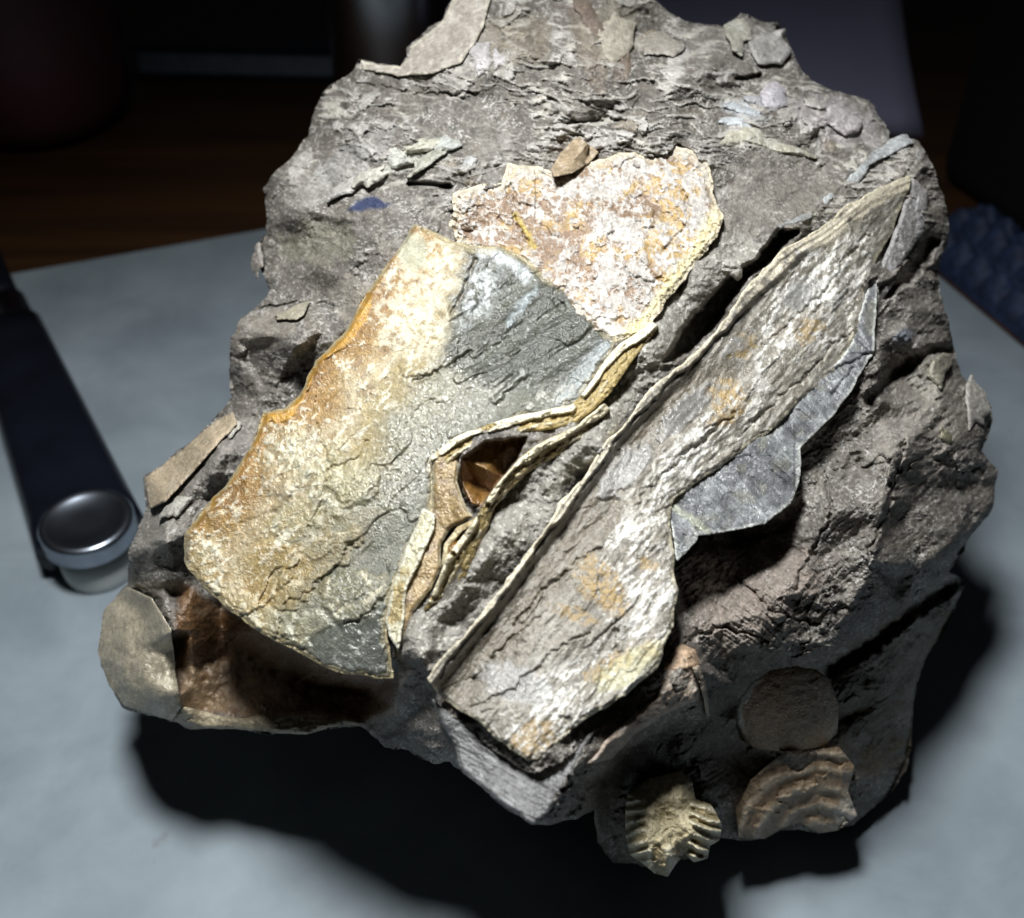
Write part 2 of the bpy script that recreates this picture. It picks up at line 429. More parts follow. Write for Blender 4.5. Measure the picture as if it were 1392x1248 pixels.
PTS = [(650,30,25.3),(700,0,25.6),(750,20,25.2),(820,20,25.6),(880,50,25.6),(960,60,25.8),(1020,60,26),(650,90,24.2),(560,105,24.9),(700,110,23.9),
(800,105,23.9),(880,100,24.1),(960,95,24.5),(1030,110,25),(480,150,25),(560,150,24),(650,150,23.4),(760,150,23.3),(860,150,23.6),(950,150,23.9),
(1050,150,24.6),(1140,160,25.2),(440,220,24.4),(520,200,23.6),(600,215,23),(680,200,22.8),(740,210,22.8),(840,190,23.1),(940,185,23.3),(1010,200,23.5),
(1100,200,24.2),(1180,190,25.1),(400,280,24.2),(460,300,23.3),(468,380,22.4),(455,310,23.6),(410,350,24),(385,400,24),(440,405,23.4),(430,436,21.9),(462,404,22.0),(530,290,22.4),(600,270,22.4),
(340,450,23.6),(380,452,22.5),(405,470,21.8),(440,450,22),(350,500,23.9),(365,540,23.3),(330,560,23.4),(310,600,22.9),(270,650,22.6),(230,680,23),(225,720,22),(205,740,22.6),
(1000,240,23),(1060,250,23.3),(1110,240,23.7),(1000,310,22.2),(1050,300,22.5),(1150,230,24),(1200,210,24.7),
(940,390,21.1),(960,350,21.6),(900,450,20.4),(870,520,20.0),(806,594,19.3),(745,655,18.9),(690,720,18.45),(640,790,18.3),(590,850,18.2),(560,870,18.3),(548,890,18.5),
(580,905,18.5),(548,905,19.2),(545,930,19.6),(575,960,19.6),(600,1000,19.8),(560,990,20.4),
(240,780,22.2),(215,800,22.9),(235,860,22.8),(242,950,23.6),(228,870,24.3),(200,870,24.7),(185,920,24.8),(230,960,24.4),(195,830,24.8),
(262,800,22.8),(300,860,24.4),(350,900,24.4),(420,935,24.0),(500,945,23.0),(300,930,24.2),(400,955,23.7),(480,966,23.2),(535,960,20.6),(258,860,23.2),(262,930,23.9),(330,978,23.9),(420,975,23.3),(500,978,22.2),
(620,1020,19.0),(660,1040,18.4),(720,1050,18.0),(720,1100,17.6),(770,1050,18.0),(790,1060,18.4),(800,1080,19.0),
(860,985,18.6),(820,1015,18.3),(900,945,18.9),(930,895,19.2),(955,910,19.4),(952,948,19.5),(890,980,19.2),(850,1010,19.0),(815,1045,18.9),(962,955,20.6),(895,992,20.6),(855,1022,20.8),(822,1058,20.8),
(970,975,22.2),(905,1008,22.2),(860,1040,22.4),(830,1100,23.4),(905,1040,22.6),(905,1120,23.2),(980,1050,23.4),(990,1100,24.0),
(925,800,20.4),(935,850,20.2),(960,740,21.2),(1000,750,21.4),(1050,735,21.8),(1000,790,20.6),(1060,800,20.3),(980,850,19.9),(1020,880,20.1),(960,900,20.1),
(1100,760,20.7),(1130,690,21.1),(1085,700,21.5),(1100,640,21.6),(1150,600,21.9),(1195,545,22.1),(1215,615,21.5),(1200,690,21.2),(1186,765,21.2),(1150,835,21.2),(1228,700,22.9),(1212,790,23.0),(1130,880,21.5),(1070,890,20.9),(1000,930,20.9),(1150,760,21.2),
(1250,630,22.9),(1245,680,23.2),(1280,560,23.8),(1270,500,24),(1230,450,23.2),(1200,460,22.9),(1240,420,23.6),(1250,390,24.4),(1215,505,24.2),(1200,570,22.4),
(1220,380,23.4),(1250,330,24.1),(1262,290,24.3),(1240,270,24.1),(1250,230,24.6),(1310,600,24.4),(1280,690,23.6),(1320,670,24.8),(1300,730,24.3),(1250,770,23.2),(1210,810,22.6),(1170,850,22.2),(1225,830,23.8),(1180,880,23.6),
(1130,920,23.4),(1060,930,22.4),(1010,950,22.4),(1250,870,25.6),(1200,930,24.6),(1170,1000,24.4),(1200,1050,25.4),(1140,1070,24.6),(1060,1060,24.2),(1020,1030,23.8),(1080,1000,23.6),(1280,800,26)]

POLY = rough_poly([p[:2] for p in SIL], 4.5, 77, 4.0)

A_P = [(563,303),(545,325),(520,365),(500,395),(480,430),(465,455),(430,490),(415,515),(405,540),(385,555),(360,560),(350,590),(325,630),(300,665),
(270,700),(252,725),(250,765),(275,800),(310,830),(350,858),(400,885),(440,905),(480,918),(537,922),(530,880),(526,850),(535,800),(557,745),(585,700),(590,670),
(590,630),(625,600),(685,578),(762,560),(787,548),(813,505),(840,465),(800,425),(750,378),(705,345),(680,334),(640,335),(610,325),(590,315)]
A_C = [(563,303,21.6),(545,330,21.5),(480,430,21.2),(405,540,21.0),(350,590,21.0),(300,665,20.9),(252,740,20.9),(310,830,20.2),(400,885,19.6),(480,918,19.2),(535,923,19.1),
(700,345,21.3),(838,462,20.35),(783,545,19.85),(680,572,19.75),(583,640,19.75),(583,695,19.5),(530,800,19.2),(523,860,19.1),(600,480,20.5),(450,650,20.1),(400,760,20.0),(500,760,19.6),(680,450,20.6)]
B_P = [(608,302),(620,265),(650,255),(680,250),(690,225),(720,225),(757,240),(800,218),(830,212),(880,212),(905,205),(920,193),(945,205),(967,235),(965,265),(983,295),
(975,320),(955,345),(930,375),(910,405),(895,430),(880,450),(855,465),(826,470),(790,438),(740,392),(695,358),(655,346),(620,335)]
B_C = [(610,300,21.9),(650,255,22.2),(757,240,22.45),(830,212,22.6),(920,193,22.9),(967,235,22.5),(983,295,21.9),(930,375,21.1),(880,450,20.5),(838,460,20.6),(750,375,21.3),(705,343,21.6),(625,322,21.95),(820,310,21.6),(900,300,21.8)]
E_P = [(1240,237),(1215,245),(1180,262),(1150,280),(1115,310),(1090,325),(1060,345),(1035,365),(1010,395),(990,430),(960,465),(930,490),(900,520),(870,545),(835,585),(800,640),
(760,690),(720,745),(680,800),(640,850),(600,895),(578,925),(590,940),(625,965),(660,990),(690,1020),(715,1035),(730,1033),(760,1010),(800,975),(850,945),(890,910),(900,890),(915,850),
(921,800),(918,760),(910,705),(915,682),(950,655),(1000,624),(1050,582),(1090,545),(1130,510),(1160,470),(1175,420),(1180,380),(1200,340),(1222,290)]
E_C = [(1240,237,24.2),(1180,262,23.3),(1115,310,22.5),(1060,345,21.9),(1010,395,21.3),(960,465,20.6),(900,520,19.9),(835,575,19.4),(760,690,18.7),(680,800,18.2),(600,895,17.95),(578,925,17.95),
(660,990,17.6),(725,1033,17.4),(800,975,17.6),(890,910,18.0),(920,800,18.6),(912,700,19.3),(1000,620,20.3),(1090,545,21.3),(1180,450,22.5),(1215,320,23.6),(1000,500,20.7),(850,700,18.95),(760,850,18.1),(900,620,19.5)]
E2_P = [(905,690),(960,640),(1000,610),(1050,570),(1090,535),(1130,500),(1155,470),(1172,415),(1180,380),(1195,375),(1192,430),(1187,480),(1160,530),(1140,552),(1118,580),(1088,610),(1086,650),(1075,687),(1040,712),(1000,722),(950,728),(922,766),(914,730)]
E2_C = [(915,690,19.42),(1000,628,20.32),(1090,555,21.32),(1175,440,22.55),(1085,640,20.85),(1040,712,20.2),(950,728,19.5),(922,766,19.05),(1160,530,21.75),(1190,400,22.9)]
F_P = [(583,942),(600,962),(640,985),(665,1010),(690,1030),(715,1045),(735,1045),(770,1025),(808,990),(792,1030),(762,1075),(745,1105),(724,1122),(692,1101),(660,1075),(640,1058),(624,1042),(618,1010),(600,985)]
F_C = [(600,965,18.3),(660,1040,18.0),(722,1121,17.3),(790,1010,17.8),(720,1050,17.75),(620,1010,18.3)]

C1_P = [(584,622),(620,593),(680,571),(740,557),(775,551),(785,543),(803,518),(822,490),(842,468),(862,454),(886,436),(896,444),(876,470),(852,502),(832,532),(806,558),(784,574),(762,580),(732,586),(700,588),(660,597),(625,618),(608,632),(590,636)]
C1_C = [(584,622,19.35),(680,572,19.2),(783,548,19.25),(838,475,19.85),(890,440,20.3),(760,580,19.1)]
C2_P = [(800,566),(783,580),(742,598),(708,620),(681,650),(656,690),(631,725),(605,760),(588,806),(574,832),(597,820),(613,817),(632,790),(652,745),(664,716),(673,690),(692,668),(714,646),(738,630),(772,612),(800,588),(830,556),(822,548)]
C2_C = [(830,550,19.2),(783,585,18.95),(706,630,18.75),(661,694,18.6),(630,740,18.55),(590,806,18.5),(613,817,18.7),(652,745,18.75),(714,646,18.85)]
C3_P = [(586,624),(602,616),(626,620),(622,655),(634,690),(644,702),(612,720),(600,740),(600,770),(586,800),(562,832),(548,870),(541,888),(530,862),(528,840),(540,795),(558,745),(580,702),(587,690),(587,655)]
C3_C = [(586,624,19.35),(626,620,19.4),(640,700,19.0),(587,690,19.3),(600,760,18.95),(560,750,19.1),(535,840,18.85),(541,888,18.75),(562,832,18.75)]
C4_P = [(574,690),(593,698),(590,720),(572,760),(553,800),(548,840),(543,884),(529,864),(523,840),(533,795),(553,745)]
C4_C = [(574,690,19.2),(592,700,19.1),(570,760,18.9),(535,800,18.95),(550,800,18.75),(545,880,18.55),(524,845,18.9)]
K_P = [(1000,985),(1003,955),(1020,928),(1048,910),(1080,904),(1110,909),(1128,925),(1140,960),(1138,995),(1120,1015),(1080,1022),(1030,1018),(1006,1005)]
K_C = [(1000,985,23.0),(1070,905,22.75),(1140,960,23.55),(1080,1022,23.55),(1010,1010,23.35)]
def plate_depths(x, y):
    """depth the stone must stay behind, from the shells that lie on it (-inf where none)"""
    r = np.full(x.shape, -np.inf)
    for P, C, mar in ((A_P, A_C, 2), (B_P, B_C, 3), (E_P, E_C, 4), (E2_P, E2_C, 1.5), (F_P, F_C, 4), (C1_P, C1_C, 1), (C2_P, C2_C, 1), (C3_P, C3_C, 1), (C4_P, C4_C, 1), (K_P, K_C, 1)):
        m = inside(P, x, y)
        X = x[m]; Y = y[m]
        e = seg_dist(P, X, Y, True)[0]
        v = spline(C, X, Y) + (.30 if P is E2_P else .16 if mar > 1 else .12)
        r[m] = np.maximum(r[m], np.where(e > mar * (1 + 1.3 * fbm(X, Y, 18, 888, 2)), v, -np.inf))
    return r

def tin(x, y):
    P = [(p[0], p[1]) for p in SIL + PTS]; D = np.array([p[2] for p in SIL + PTS])
    n = len(SIL)
    vs_, es, fs, ov, oe, of = delaunay_2d_cdt([Vector(p) for p in P], [(i, (i + 1) % n) for i in range(n)], [], 0, 1e-4)
    dep = np.array([D[o[0]] if o else 24.0 for o in ov]); V = np.array([(v.x, v.y) for v in vs_])
    out = np.full(x.shape, np.nan)
    x0, y0 = x[0, 0], y[0, 0]; st = x[0, 1] - x[0, 0]
    for f in fs:
        p = V[list(f)]; z = dep[list(f)]
        i0 = max(0, int((p[:, 0].min() - x0) / st)); i1 = min(x.shape[1], int((p[:, 0].max() - x0) / st) + 2)
        j0 = max(0, int((p[:, 1].min() - y0) / st)); j1 = min(x.shape[0], int((p[:, 1].max() - y0) / st) + 2)
        if i1 <= i0 or j1 <= j0: continue
        X = x[j0:j1, i0:i1]; Y = y[j0:j1, i0:i1]
        den = (p[1, 1] - p[2, 1]) * (p[0, 0] - p[2, 0]) + (p[2, 0] - p[1, 0]) * (p[0, 1] - p[2, 1])
        if abs(den) < 1e-9: continue
        a = ((p[1, 1] - p[2, 1]) * (X - p[2, 0]) + (p[2, 0] - p[1, 0]) * (Y - p[2, 1])) / den
        b = ((p[2, 1] - p[0, 1]) * (X - p[2, 0]) + (p[0, 0] - p[2, 0]) * (Y - p[2, 1])) / den
        c = 1 - a - b
        m = (a >= -1e-6) & (b >= -1e-6) & (c >= -1e-6)
        o = out[j0:j1, i0:i1]
        o[m] = (a * z[0] + b * z[1] + c * z[2])[m]
    return out
def blur(a, r):
    k = 2 * r + 1
    for ax in (0, 1):
        p = np.pad(a, [(r + 1, r) if i == ax else (0, 0) for i in (0, 1)], mode='edge')
        c = np.cumsum(p, ax)
        a = (np.take(c, range(k, c.shape[ax]), ax) - np.take(c, range(0, c.shape[ax] - k), ax)) / k
    return a

GS = 1.5
GX, GY = np.meshgrid(np.arange(118, 1374, GS), np.arange(-72, 1202, GS))
base = tin(GX, GY)
hole = np.isnan(base)
base[hole] = 25.5
base = blur(blur(base, 2), 1)

CREV = [(1061,312),(1028,351),(998,372),(967,405),(937,435),(903,490),(934,480),(961,458),(983,425),(1001,395),(1022,371),(1049,356),(1070,329),(1084,314)]
CAV1 = [(627,624),(660,602),(715,594),(702,625),(677,655),(652,690),(640,688),(626,658)]
CAV2 = [(606,738),(625,717),(645,706),(640,722),(622,745),(606,762)]

def matrix_surface(x, y, b):
    """relief (cm), colour and gloss of the grey stone itself"""
    wx = x + 14 * fbm(x, y, 60, 11, 3); wy = y + 14 * fbm(x, y, 60, 12, 3)
    top = sstep(330, 180, y - .12 * (x - 700))                 # bedded crown
    right = sstep(-20, 40, (x - 940) * .62 + (y - 560) * .5)   # broken right flank
    smooth = np.clip(blob(x, y, 1050, 255, 90, 60, -20) + .9 * blob(x, y, 640, 170, 90, 40, 10) + .8 * blob(x, y, 410, 360, 55, 65, 0), 0, 1)
    big = tri(x, y, 95, 21, 20) + .5 * tri(x, y, 60, 24, -35, 1.5)
    midf = tri(x, y, 34, 31, -40, 1.6) + .5 * tri(x, y, 19, 33, 10, 1.4)
    rx, ry = rot(wx, wy, -42)
    lam = ridged(rx / 7, ry, 9, 51, 3) - .5                    # laminae along the strike
    tx, ty = rot(wx, wy, 8)
    lamt = ridged(tx / 6, ty + 8 * fbm(x, y, 120, 8, 2), 10, 55, 3) - .5
    ang = np.where(right > .5, 1, 0)
    fl1 = flaky(x, y, 36, 35, -40, 1.8); fl2 = flaky(x, y, 15, 36, -30, 1.6); fl3 = flaky(x, y, 7, 37, 0, 1.5); fl4 = flaky(x, y, 15, 38, 6, 2.4)
    fine = fbm(x, y, 5, 61, 2, .65)
    cal = sstep(-.12, .22, fbm(x, y, 95, 62, 3))              # calm fracture faces between broken ground
    q = (1 - .7 * smooth) * (.22 + .9 * cal)
    rel = -(1.25 * big * (1 - .3 * smooth) + .32 * midf * (.25 + .75 * q) + (.08 + .05 * right) * fl1 * q + (.03 + .04 * right) * fl2 * q + .03 * fl4 * top * q
            + .025 * fl3 * (.35 + .65 * q) + .10 * tri(x, y, 9, 34, 25, 1.4) * (.4 + .6 * q) + .06 * lam * right + .06 * lamt * top * q + .02 * fine)
    # overhangs, slits and crevices
    rel += 1.7 * pmask(CREV, x, y, 5, 6, 3) + .40 * pmask(CAV1, x, y, 2, 3, 4) + .4 * pmask(CAV2, x, y, 2, 2, 5)
    rel += .5 * lmask([(556,250),(585,250),(611,254)], x, y, 3, 2, 2, 6)
    rel += .6 * lmask([(1183,545),(1200,520),(1230,500),(1262,478),(1296,474)], x, y, 7, 5, 6, 7)
    rel += .7 * lmask([(1205,395),(1232,378),(1252,350),(1266,330)], x, y, 9, 6, 6, 7)
    rel += .5 * lmask([(1002,107),(1022,106),(1032,103)], x, y, 3, 2, 2, 6)
    rel += .35 * lmask([(940,735),(1000,735),(1060,715),(1085,690)], x, y, 9, 6, 5, 17)
    rel += .9 * lmask([(1310,785),(1240,832),(1180,880),(1132,908)], x, y, 8, 6, 8, 18)
    rel += .25 * lmask([(330,425),(400,410),(455,415)], x, y, 2, 2, 6, 12)
    rel += .25 * pmask([(330,466),(375,462),(402,498),(390,535),(355,530),(336,500)], x, y, 7, 6, 8)
    # long wandering cracks and bedding lips
    for i, ln in enumerate([[(470,110),(560,128),(650,127)], [(740,150),(770,165),(850,162)],
                            [(1120,640),(1130,700),(1100,760),(1080,800)], [(1000,785),(1050,830),(1110,850)], 
                            [(1230,600),(1210,680),(1180,760)], [(930,870),(985,850),(1040,870)], [(170,900),(205,870),(225,900)]]):
        rel += .16 * lmask(ln, x, y, 2.2, 1.6, 9, 60 + i)
    # colour
    t = fbm(x, y, 90, 71, 4); t2 = fbm(x, y, 14, 72, 4, .6)
    g = .135 * (1 + .6 * t + .55 * t2)
    col = np.stack([g * 1.09, g * .985, g * .85], -1)
    col = mix(col, (.20, .18, .15), .6 * sstep(.05, .35, fbm(x, y, 45, 73, 4)))
    col = mix(col, (.085, .08, .07), .7 * sstep(.1, .4, fbm(x, y, 38, 74, 4)))
    gloss = .06 + .22 * sstep(.0, .5, fbm(x, y, 30, 75, 3))
    # pale shell hash, mostly in the bedded crown
    hs = ridged(tx / 3.2, ty, 22, 81, 3) + .5 * fbm(x, y, 70, 82, 3)
    hash_ = sstep(.70, .86, hs) * np.clip(top + .15, 0, 1) * (1 - .85 * smooth)
    col = mix(col, (.60, .57, .50), .75 * hash_); rel -= .05 * hash_
    hx, hy = rot(x + 10 * fbm(x, y, 40, 78, 2), y + 10 * fbm(x, y, 40, 79, 2), -22)
    hv, he = cells(hx / 1.7, hy, 17, 91)
    dens = .34 * sstep(-.1, .35, fbm(x, y, 75, 80, 3))
    chip = sstep(.90 - dens, .93 - dens, hv) * sstep(.06, .14, he) * np.clip(top + .12, 0, 1) * (1 - .8 * smooth)
    cc = mix(np.zeros(col.shape) + np.array((.40, .385, .35)), (.29, .245, .185), sstep(.86, .9, (hv * 13.7) % 1.0))
    cc = mix(cc, (.54, .52, .49), sstep(.6, .65, (hv * 29.3) % 1.0))
    col = col + (cc - col) * (chip * .75)[..., None]; rel -= (.03 + .08 * ((hv * 7.7) % 1.0)) * chip; gloss += .3 * chip
    st1 = ridged(tx / 9, ty + 22 * fbm(x, y, 150, 85, 3), 17, 86, 4)
    stk = sstep(.62, .80, st1 + .25 * fbm(x, y, 60, 87, 3)) * top * (1 - .75 * smooth)
    col = mix(col, (.52, .50, .46), .7 * stk); rel -= .08 * stk
    # fine white scratches and crust over everything, fibrous sheen put into their colour
    sc_ = sstep(.62, .82, ridged(x + .4 * y, y, 15, 95, 3)) * sstep(-.1, .25, fbm(x, y, 50, 96, 3))
    col = mix(col, (.55, .53, .49), .5 * sc_ * (1 - .4 * smooth)); rel -= .03 * sc_
    gr = sstep(.22, .34, fbm(x, y, 5, 94, 2, .7)); col = mix(col, (.50, .48, .44), .40 * gr * (1 - .3 * top))
    o1 = rot(x, y, -55); o2 = rot(x, y, -12)
    sel = sstep(-.08, .08, fbm(x, y, 70, 92, 2))
    scr = np.where(sel > .5, ridged(o1[0] / 4.5, o1[1], 5, 88, 2), ridged(o2[0] / 4.5, o2[1], 5, 89, 2))
    scm = sstep(.70, .82, scr) * sstep(-.1, .25, fbm(x, y, 36, 93, 3))
    col = mix(col, (.62, .605, .57), .7 * scm); rel -= .022 * scm; gloss = gloss + .2 * scm
    for cx, cy, rx_, ry_, dg, c, a in [(640,75,45,30,-30,(.50,.47,.43),.6),(800,70,14,60,-20,(.20,.145,.10),.55),(845,85,13,30,0,(.19,.14,.10),.5),(830,45,40,40,0,(.44,.40,.31),.5),
            (700,55,45,40,0,(.28,.24,.17),.6),(1000,60,70,35,0,(.33,.32,.29),.5),(1140,165,65,30,20,(.52,.48,.48),.75),(1050,132,16,18,0,(.55,.54,.56),.8),(1008,150,30,12,20,(.55,.58,.60),.7),
            (480,215,70,20,-35,(.48,.47,.45),.6),(440,250,60,20,-35,(.42,.41,.38),.5),(560,215,40,18,-25,(.50,.50,.44),.75),(505,240,25,10,-25,(.55,.54,.48),.7),(600,205,16,14,0,(.45,.47,.44),.6),
            (660,235,25,10,20,(.5,.48,.44),.5),(430,330,50,30,0,(.27,.26,.19),.7),(1030,810,90,55,-25,(.40,.33,.28),.75),(960,870,60,30,-25,(.36,.31,.26),.6),(1245,590,50,70,20,(.42,.385,.34),.7),
            (1270,520,30,40,0,(.40,.38,.32),.6),(1240,440,45,40,0,(.34,.32,.29),.6),(300,620,60,40,-40,(.36,.33,.30),.6),(220,720,35,40,-30,(.36,.34,.30),.6),(360,450,50,25,-20,(.40,.36,.30),.6),
            (480,410,30,40,-40,(.42,.38,.31),.5),(940,300,40,70,0,(.21,.20,.185),.6),(1060,265,80,50,-20,(.30,.275,.235),.5),(1220,920,75,130,30,(.15,.115,.06),.95),(1090,1010,150,120,0,(.11,.09,.06),.8),(870,1080,70,70,0,(.15,.13,.10),.6),(1260,280,30,70,10,(.36,.33,.29),.5),  # big dark brown blobs low on the right paint in the overhang's shade
            (1250,640,60,30,-50,(.35,.31,.27),.4),(995,360,16,14,0,(.42,.40,.36),.8)]:
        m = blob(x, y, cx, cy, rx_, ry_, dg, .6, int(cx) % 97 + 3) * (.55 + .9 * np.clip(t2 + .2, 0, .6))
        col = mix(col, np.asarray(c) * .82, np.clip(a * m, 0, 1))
    # striated fibrous patch low on the right
    fb = blob(x, y, 1030, 815, 110, 65, -25, .4, 4)
    fx, fy = rot(x, y, 38)
    rel -= .05 * fb * (ridged(fx / 7, fy, 5, 97, 2) - .5)
    # sandy ridge between the two big shells, its sparkle painted as pale specks
    dstrip, _, _ = seg_dist([(1000,350),(900,450),(800,595),(690,730),(580,870)], x, y)
    sm = 1 - sstep(24, 40, dstrip)
    col = mix(col, (.30, .285, .25), .7 * sm)
    col = mix(col, (.62, .60, .53), .8 * sm * sstep(.12, .4, fbm(x, y, 8, 98, 3, .7))); gloss += .25 * sm
    rel -= .05 * sm * fbm(x, y, 9, 99, 3, .7)
    # brown calcite lining the hollow under the left shell, and amber pockets
    cav = pmask([(245,790),(300,825),(400,885),(540,920),(540,970),(490,985),(420,965),(330,975),(245,960),(236,880)], x, y, 8, 8, 2)
    col = mix(col, (.15, .075, .026), .93 * cav)
    col = mix(col, (.33, .24, .15), .75 * cav * sstep(.1, .5, fbm(x, y, 42, 101, 4) + .5 * blob(x, y, 270, 930, 50, 40) + .35 * blob(x, y, 330, 950, 90, 25)))
    gloss = gloss + .55 * cav; rel *= 1 - .35 * cav
    for P in (CAV1, CAV2):
        m = pmask(P, x, y, 3, 3, 4)
        col = mix(col, (.20, .095, .018), .95 * m); gloss += .8 * m
        col = mix(col, (.30, .18, .05), .6 * m * sstep(.1, .4, fbm(x, y, 16, 102, 3)))
        rel = rel * (1 - .8 * m) - .9 * m * tri(x, y, 42, 103, 30) + .32 * m
    ink = pmask([(470,286),(482,272),(505,266),(520,272),(536,276),(515,282),(490,289)], x, y, 3, 6, 4)
    col = mix(col, (.02, .035, .10), .9 * ink)
    ink = blob(x, y, 1228, 458, 14, 10, -40)
    col = mix(col, (.16, .19, .24), .7 * ink)
    return rel, col, gloss

def grid_solid(name, X, Y, D, keep, tint, gloss, edge=None, back=None, parent=ROOT):
    """turn a patch of a px grid (depth in cm) into a solid: front, side walls and (if back given) rear face"""
    cell = keep[:-1, :-1] & keep[1:, :-1] & keep[:-1, 1:] & keep[1:, 1:]
    H, Wd = X.shape
    used = np.zeros(X.shape, bool)
    for a in (0, 1):
        for b in (0, 1):
            used[a:H - 1 + a, b:Wd - 1 + b] |= cell
    idx = np.full(X.shape, -1); idx[used] = np.arange(used.sum())
    j, i = np.nonzero(cell)
    q = np.stack([idx[j, i], idx[j + 1, i], idx[j + 1, i + 1], idx[j, i + 1]], 1)
    x = X[used].copy(); y = Y[used].copy(); d = D[used]
    # boundary edges
    pad = np.pad(cell, 1)
    E = []
    def add(mask, a, b):
        jj, ii = np.nonzero(mask)
        E.append(np.stack([idx[jj + a[0], ii + a[1]], idx[jj + b[0], ii + b[1]]], 1))
    add(cell & ~pad[:-2, 1:-1], (0, 1), (0, 0)); add(cell & ~pad[2:, 1:-1], (1, 0), (1, 1))
    add(cell & ~pad[1:-1, :-2], (0, 0), (1, 0)); add(cell & ~pad[1:-1, 2:], (1, 1), (0, 1))
    E = np.concatenate(E); bv = np.unique(E)
    if edge is not None:
        r, ex, ey = seg_dist(edge, x[bv], y[bv], True)
        m = r < 3.2 * (X[0, 1] - X[0, 0])
        x[bv[m]] = ex[m]; y[bv[m]] = ey[m]
    n = len(x)
    dd = d + back if np.isscalar(back) else back[used]
    co = place(x, y, d / 100)
    tf = tint[used]; gf = gloss[used]
    bmap = np.full(n, -1)
    if np.isscalar(back):
        bmap[bv] = n + np.arange(len(bv))
        rims = []
        for k in (.5, 1.0):
            rims.append(place(x[bv] + 0 * x[bv], y[bv], (d[bv] + back * k) / 100))
        co = np.concatenate([co] + rims)
        nb = len(bv)
        m2 = bmap.copy(); m2[bv] += nb
        W1 = np.stack([E[:, 1], E[:, 0], bmap[E[:, 0]], bmap[E[:, 1]]], 1)
        W2 = np.stack([bmap[E[:, 1]], bmap[E[:, 0]], m2[E[:, 0]], m2[E[:, 1]]], 1)
        quads = np.concatenate([q, W1, W2])
        tf = np.concatenate([tf, tf[bv], tf[bv]]); gf = np.concatenate([gf, gf[bv], gf[bv]])
    else:
        co = np.concatenate([co, place(x, y, dd / 100)])
        quads = np.concatenate([q, q[:, ::-1] + n, np.stack([E[:, 1], E[:, 0], E[:, 0] + n, E[:, 1] + n], 1)])
        tf = np.concatenate([tf, tf]); gf = np.concatenate([gf, gf])
    co[:, 2] = np.maximum(co[:, 2], .0006)
    return np_mesh(name, co, quads, tf, gf, parent=parent)

keep = inside(POLY, GX, GY)
near = keep.copy()
for a_ in (0, 1):
    near |= np.roll(keep, 2, a_) | np.roll(keep, -2, a_)
rel = np.zeros(GX.shape); mcol = np.zeros(GX.shape + (3,)) + .2; mgl = np.zeros(GX.shape)
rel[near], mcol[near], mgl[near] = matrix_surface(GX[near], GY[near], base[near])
dm = base + rel
pdp = plate_depths(GX, GY)
under = np.isfinite(pdp)
dm[under] = np.maximum(dm[under], pdp[under])
# the flank rolls away at the outline so the silhouette has thickness
ed = np.full(GX.shape, 99.0); ed[near] = seg_dist([p[:2] for p in SIL], GX[near], GY[near], True)[0]
dm = dm + np.where(under, 0, .35 * (1 - sstep(0, 9, ed)) ** 2)
MATRIX_D = dm
NEAR_D = np.where(keep, dm, 30.0)                         # local foremost level of the stone
for k_ in (1, 2, 4):
    for a_ in (0, 1):
        NEAR_D = np.minimum(NEAR_D, np.minimum(np.roll(NEAR_D, k_, a_), np.roll(NEAR_D, -k_, a_)))
NEAR_D = np.where(NEAR_D > 29, 25.5, .6 * NEAR_D + .4 * base)
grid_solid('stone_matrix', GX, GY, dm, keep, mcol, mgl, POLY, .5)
def matrix_at(x, y):
    i = np.clip(((x - GX[0, 0]) / GS).astype(int), 0, GX.shape[1] - 1); j = np.clip(((y - GY[0, 0]) / GS).astype(int), 0, GX.shape[0] - 1)
    return NEAR_D[j, i]

# the bulk of the stone behind the visible face, down to the board
BX, BY = np.meshgrid(np.arange(118, 1374, 9.0), np.arange(-72, 1202, 9.0))
bd_, _, _ = seg_dist(POLY, BX, BY, True)
bk = inside(POLY, BX, BY) & (bd_ > 5)
jj = np.clip(((BY - GY[0, 0]) / GS).astype(int), 0, GX.shape[0] - 1); ii = np.clip(((BX - GX[0, 0]) / GS).astype(int), 0, GX.shape[1] - 1)
from_front = blur(np.where(keep, dm, 25.5), 6)[jj, ii] + .55
rear = np.maximum(from_front + .3, 25 + 6.5 * np.sqrt(np.clip(bd_ / 330, 0, 1)) + .5 * (facets(BX, BY, 110, 5) - .5))
g = np.zeros(BX.shape + (3,)) + np.array((.25, .235, .21)); g *= (1 + .3 * fbm(BX, BY, 60, 7, 3))[..., None]
grid_solid('stone_bulk', BX, BY, from_front, bk, g, np.zeros(BX.shape) + .1, None, rear)

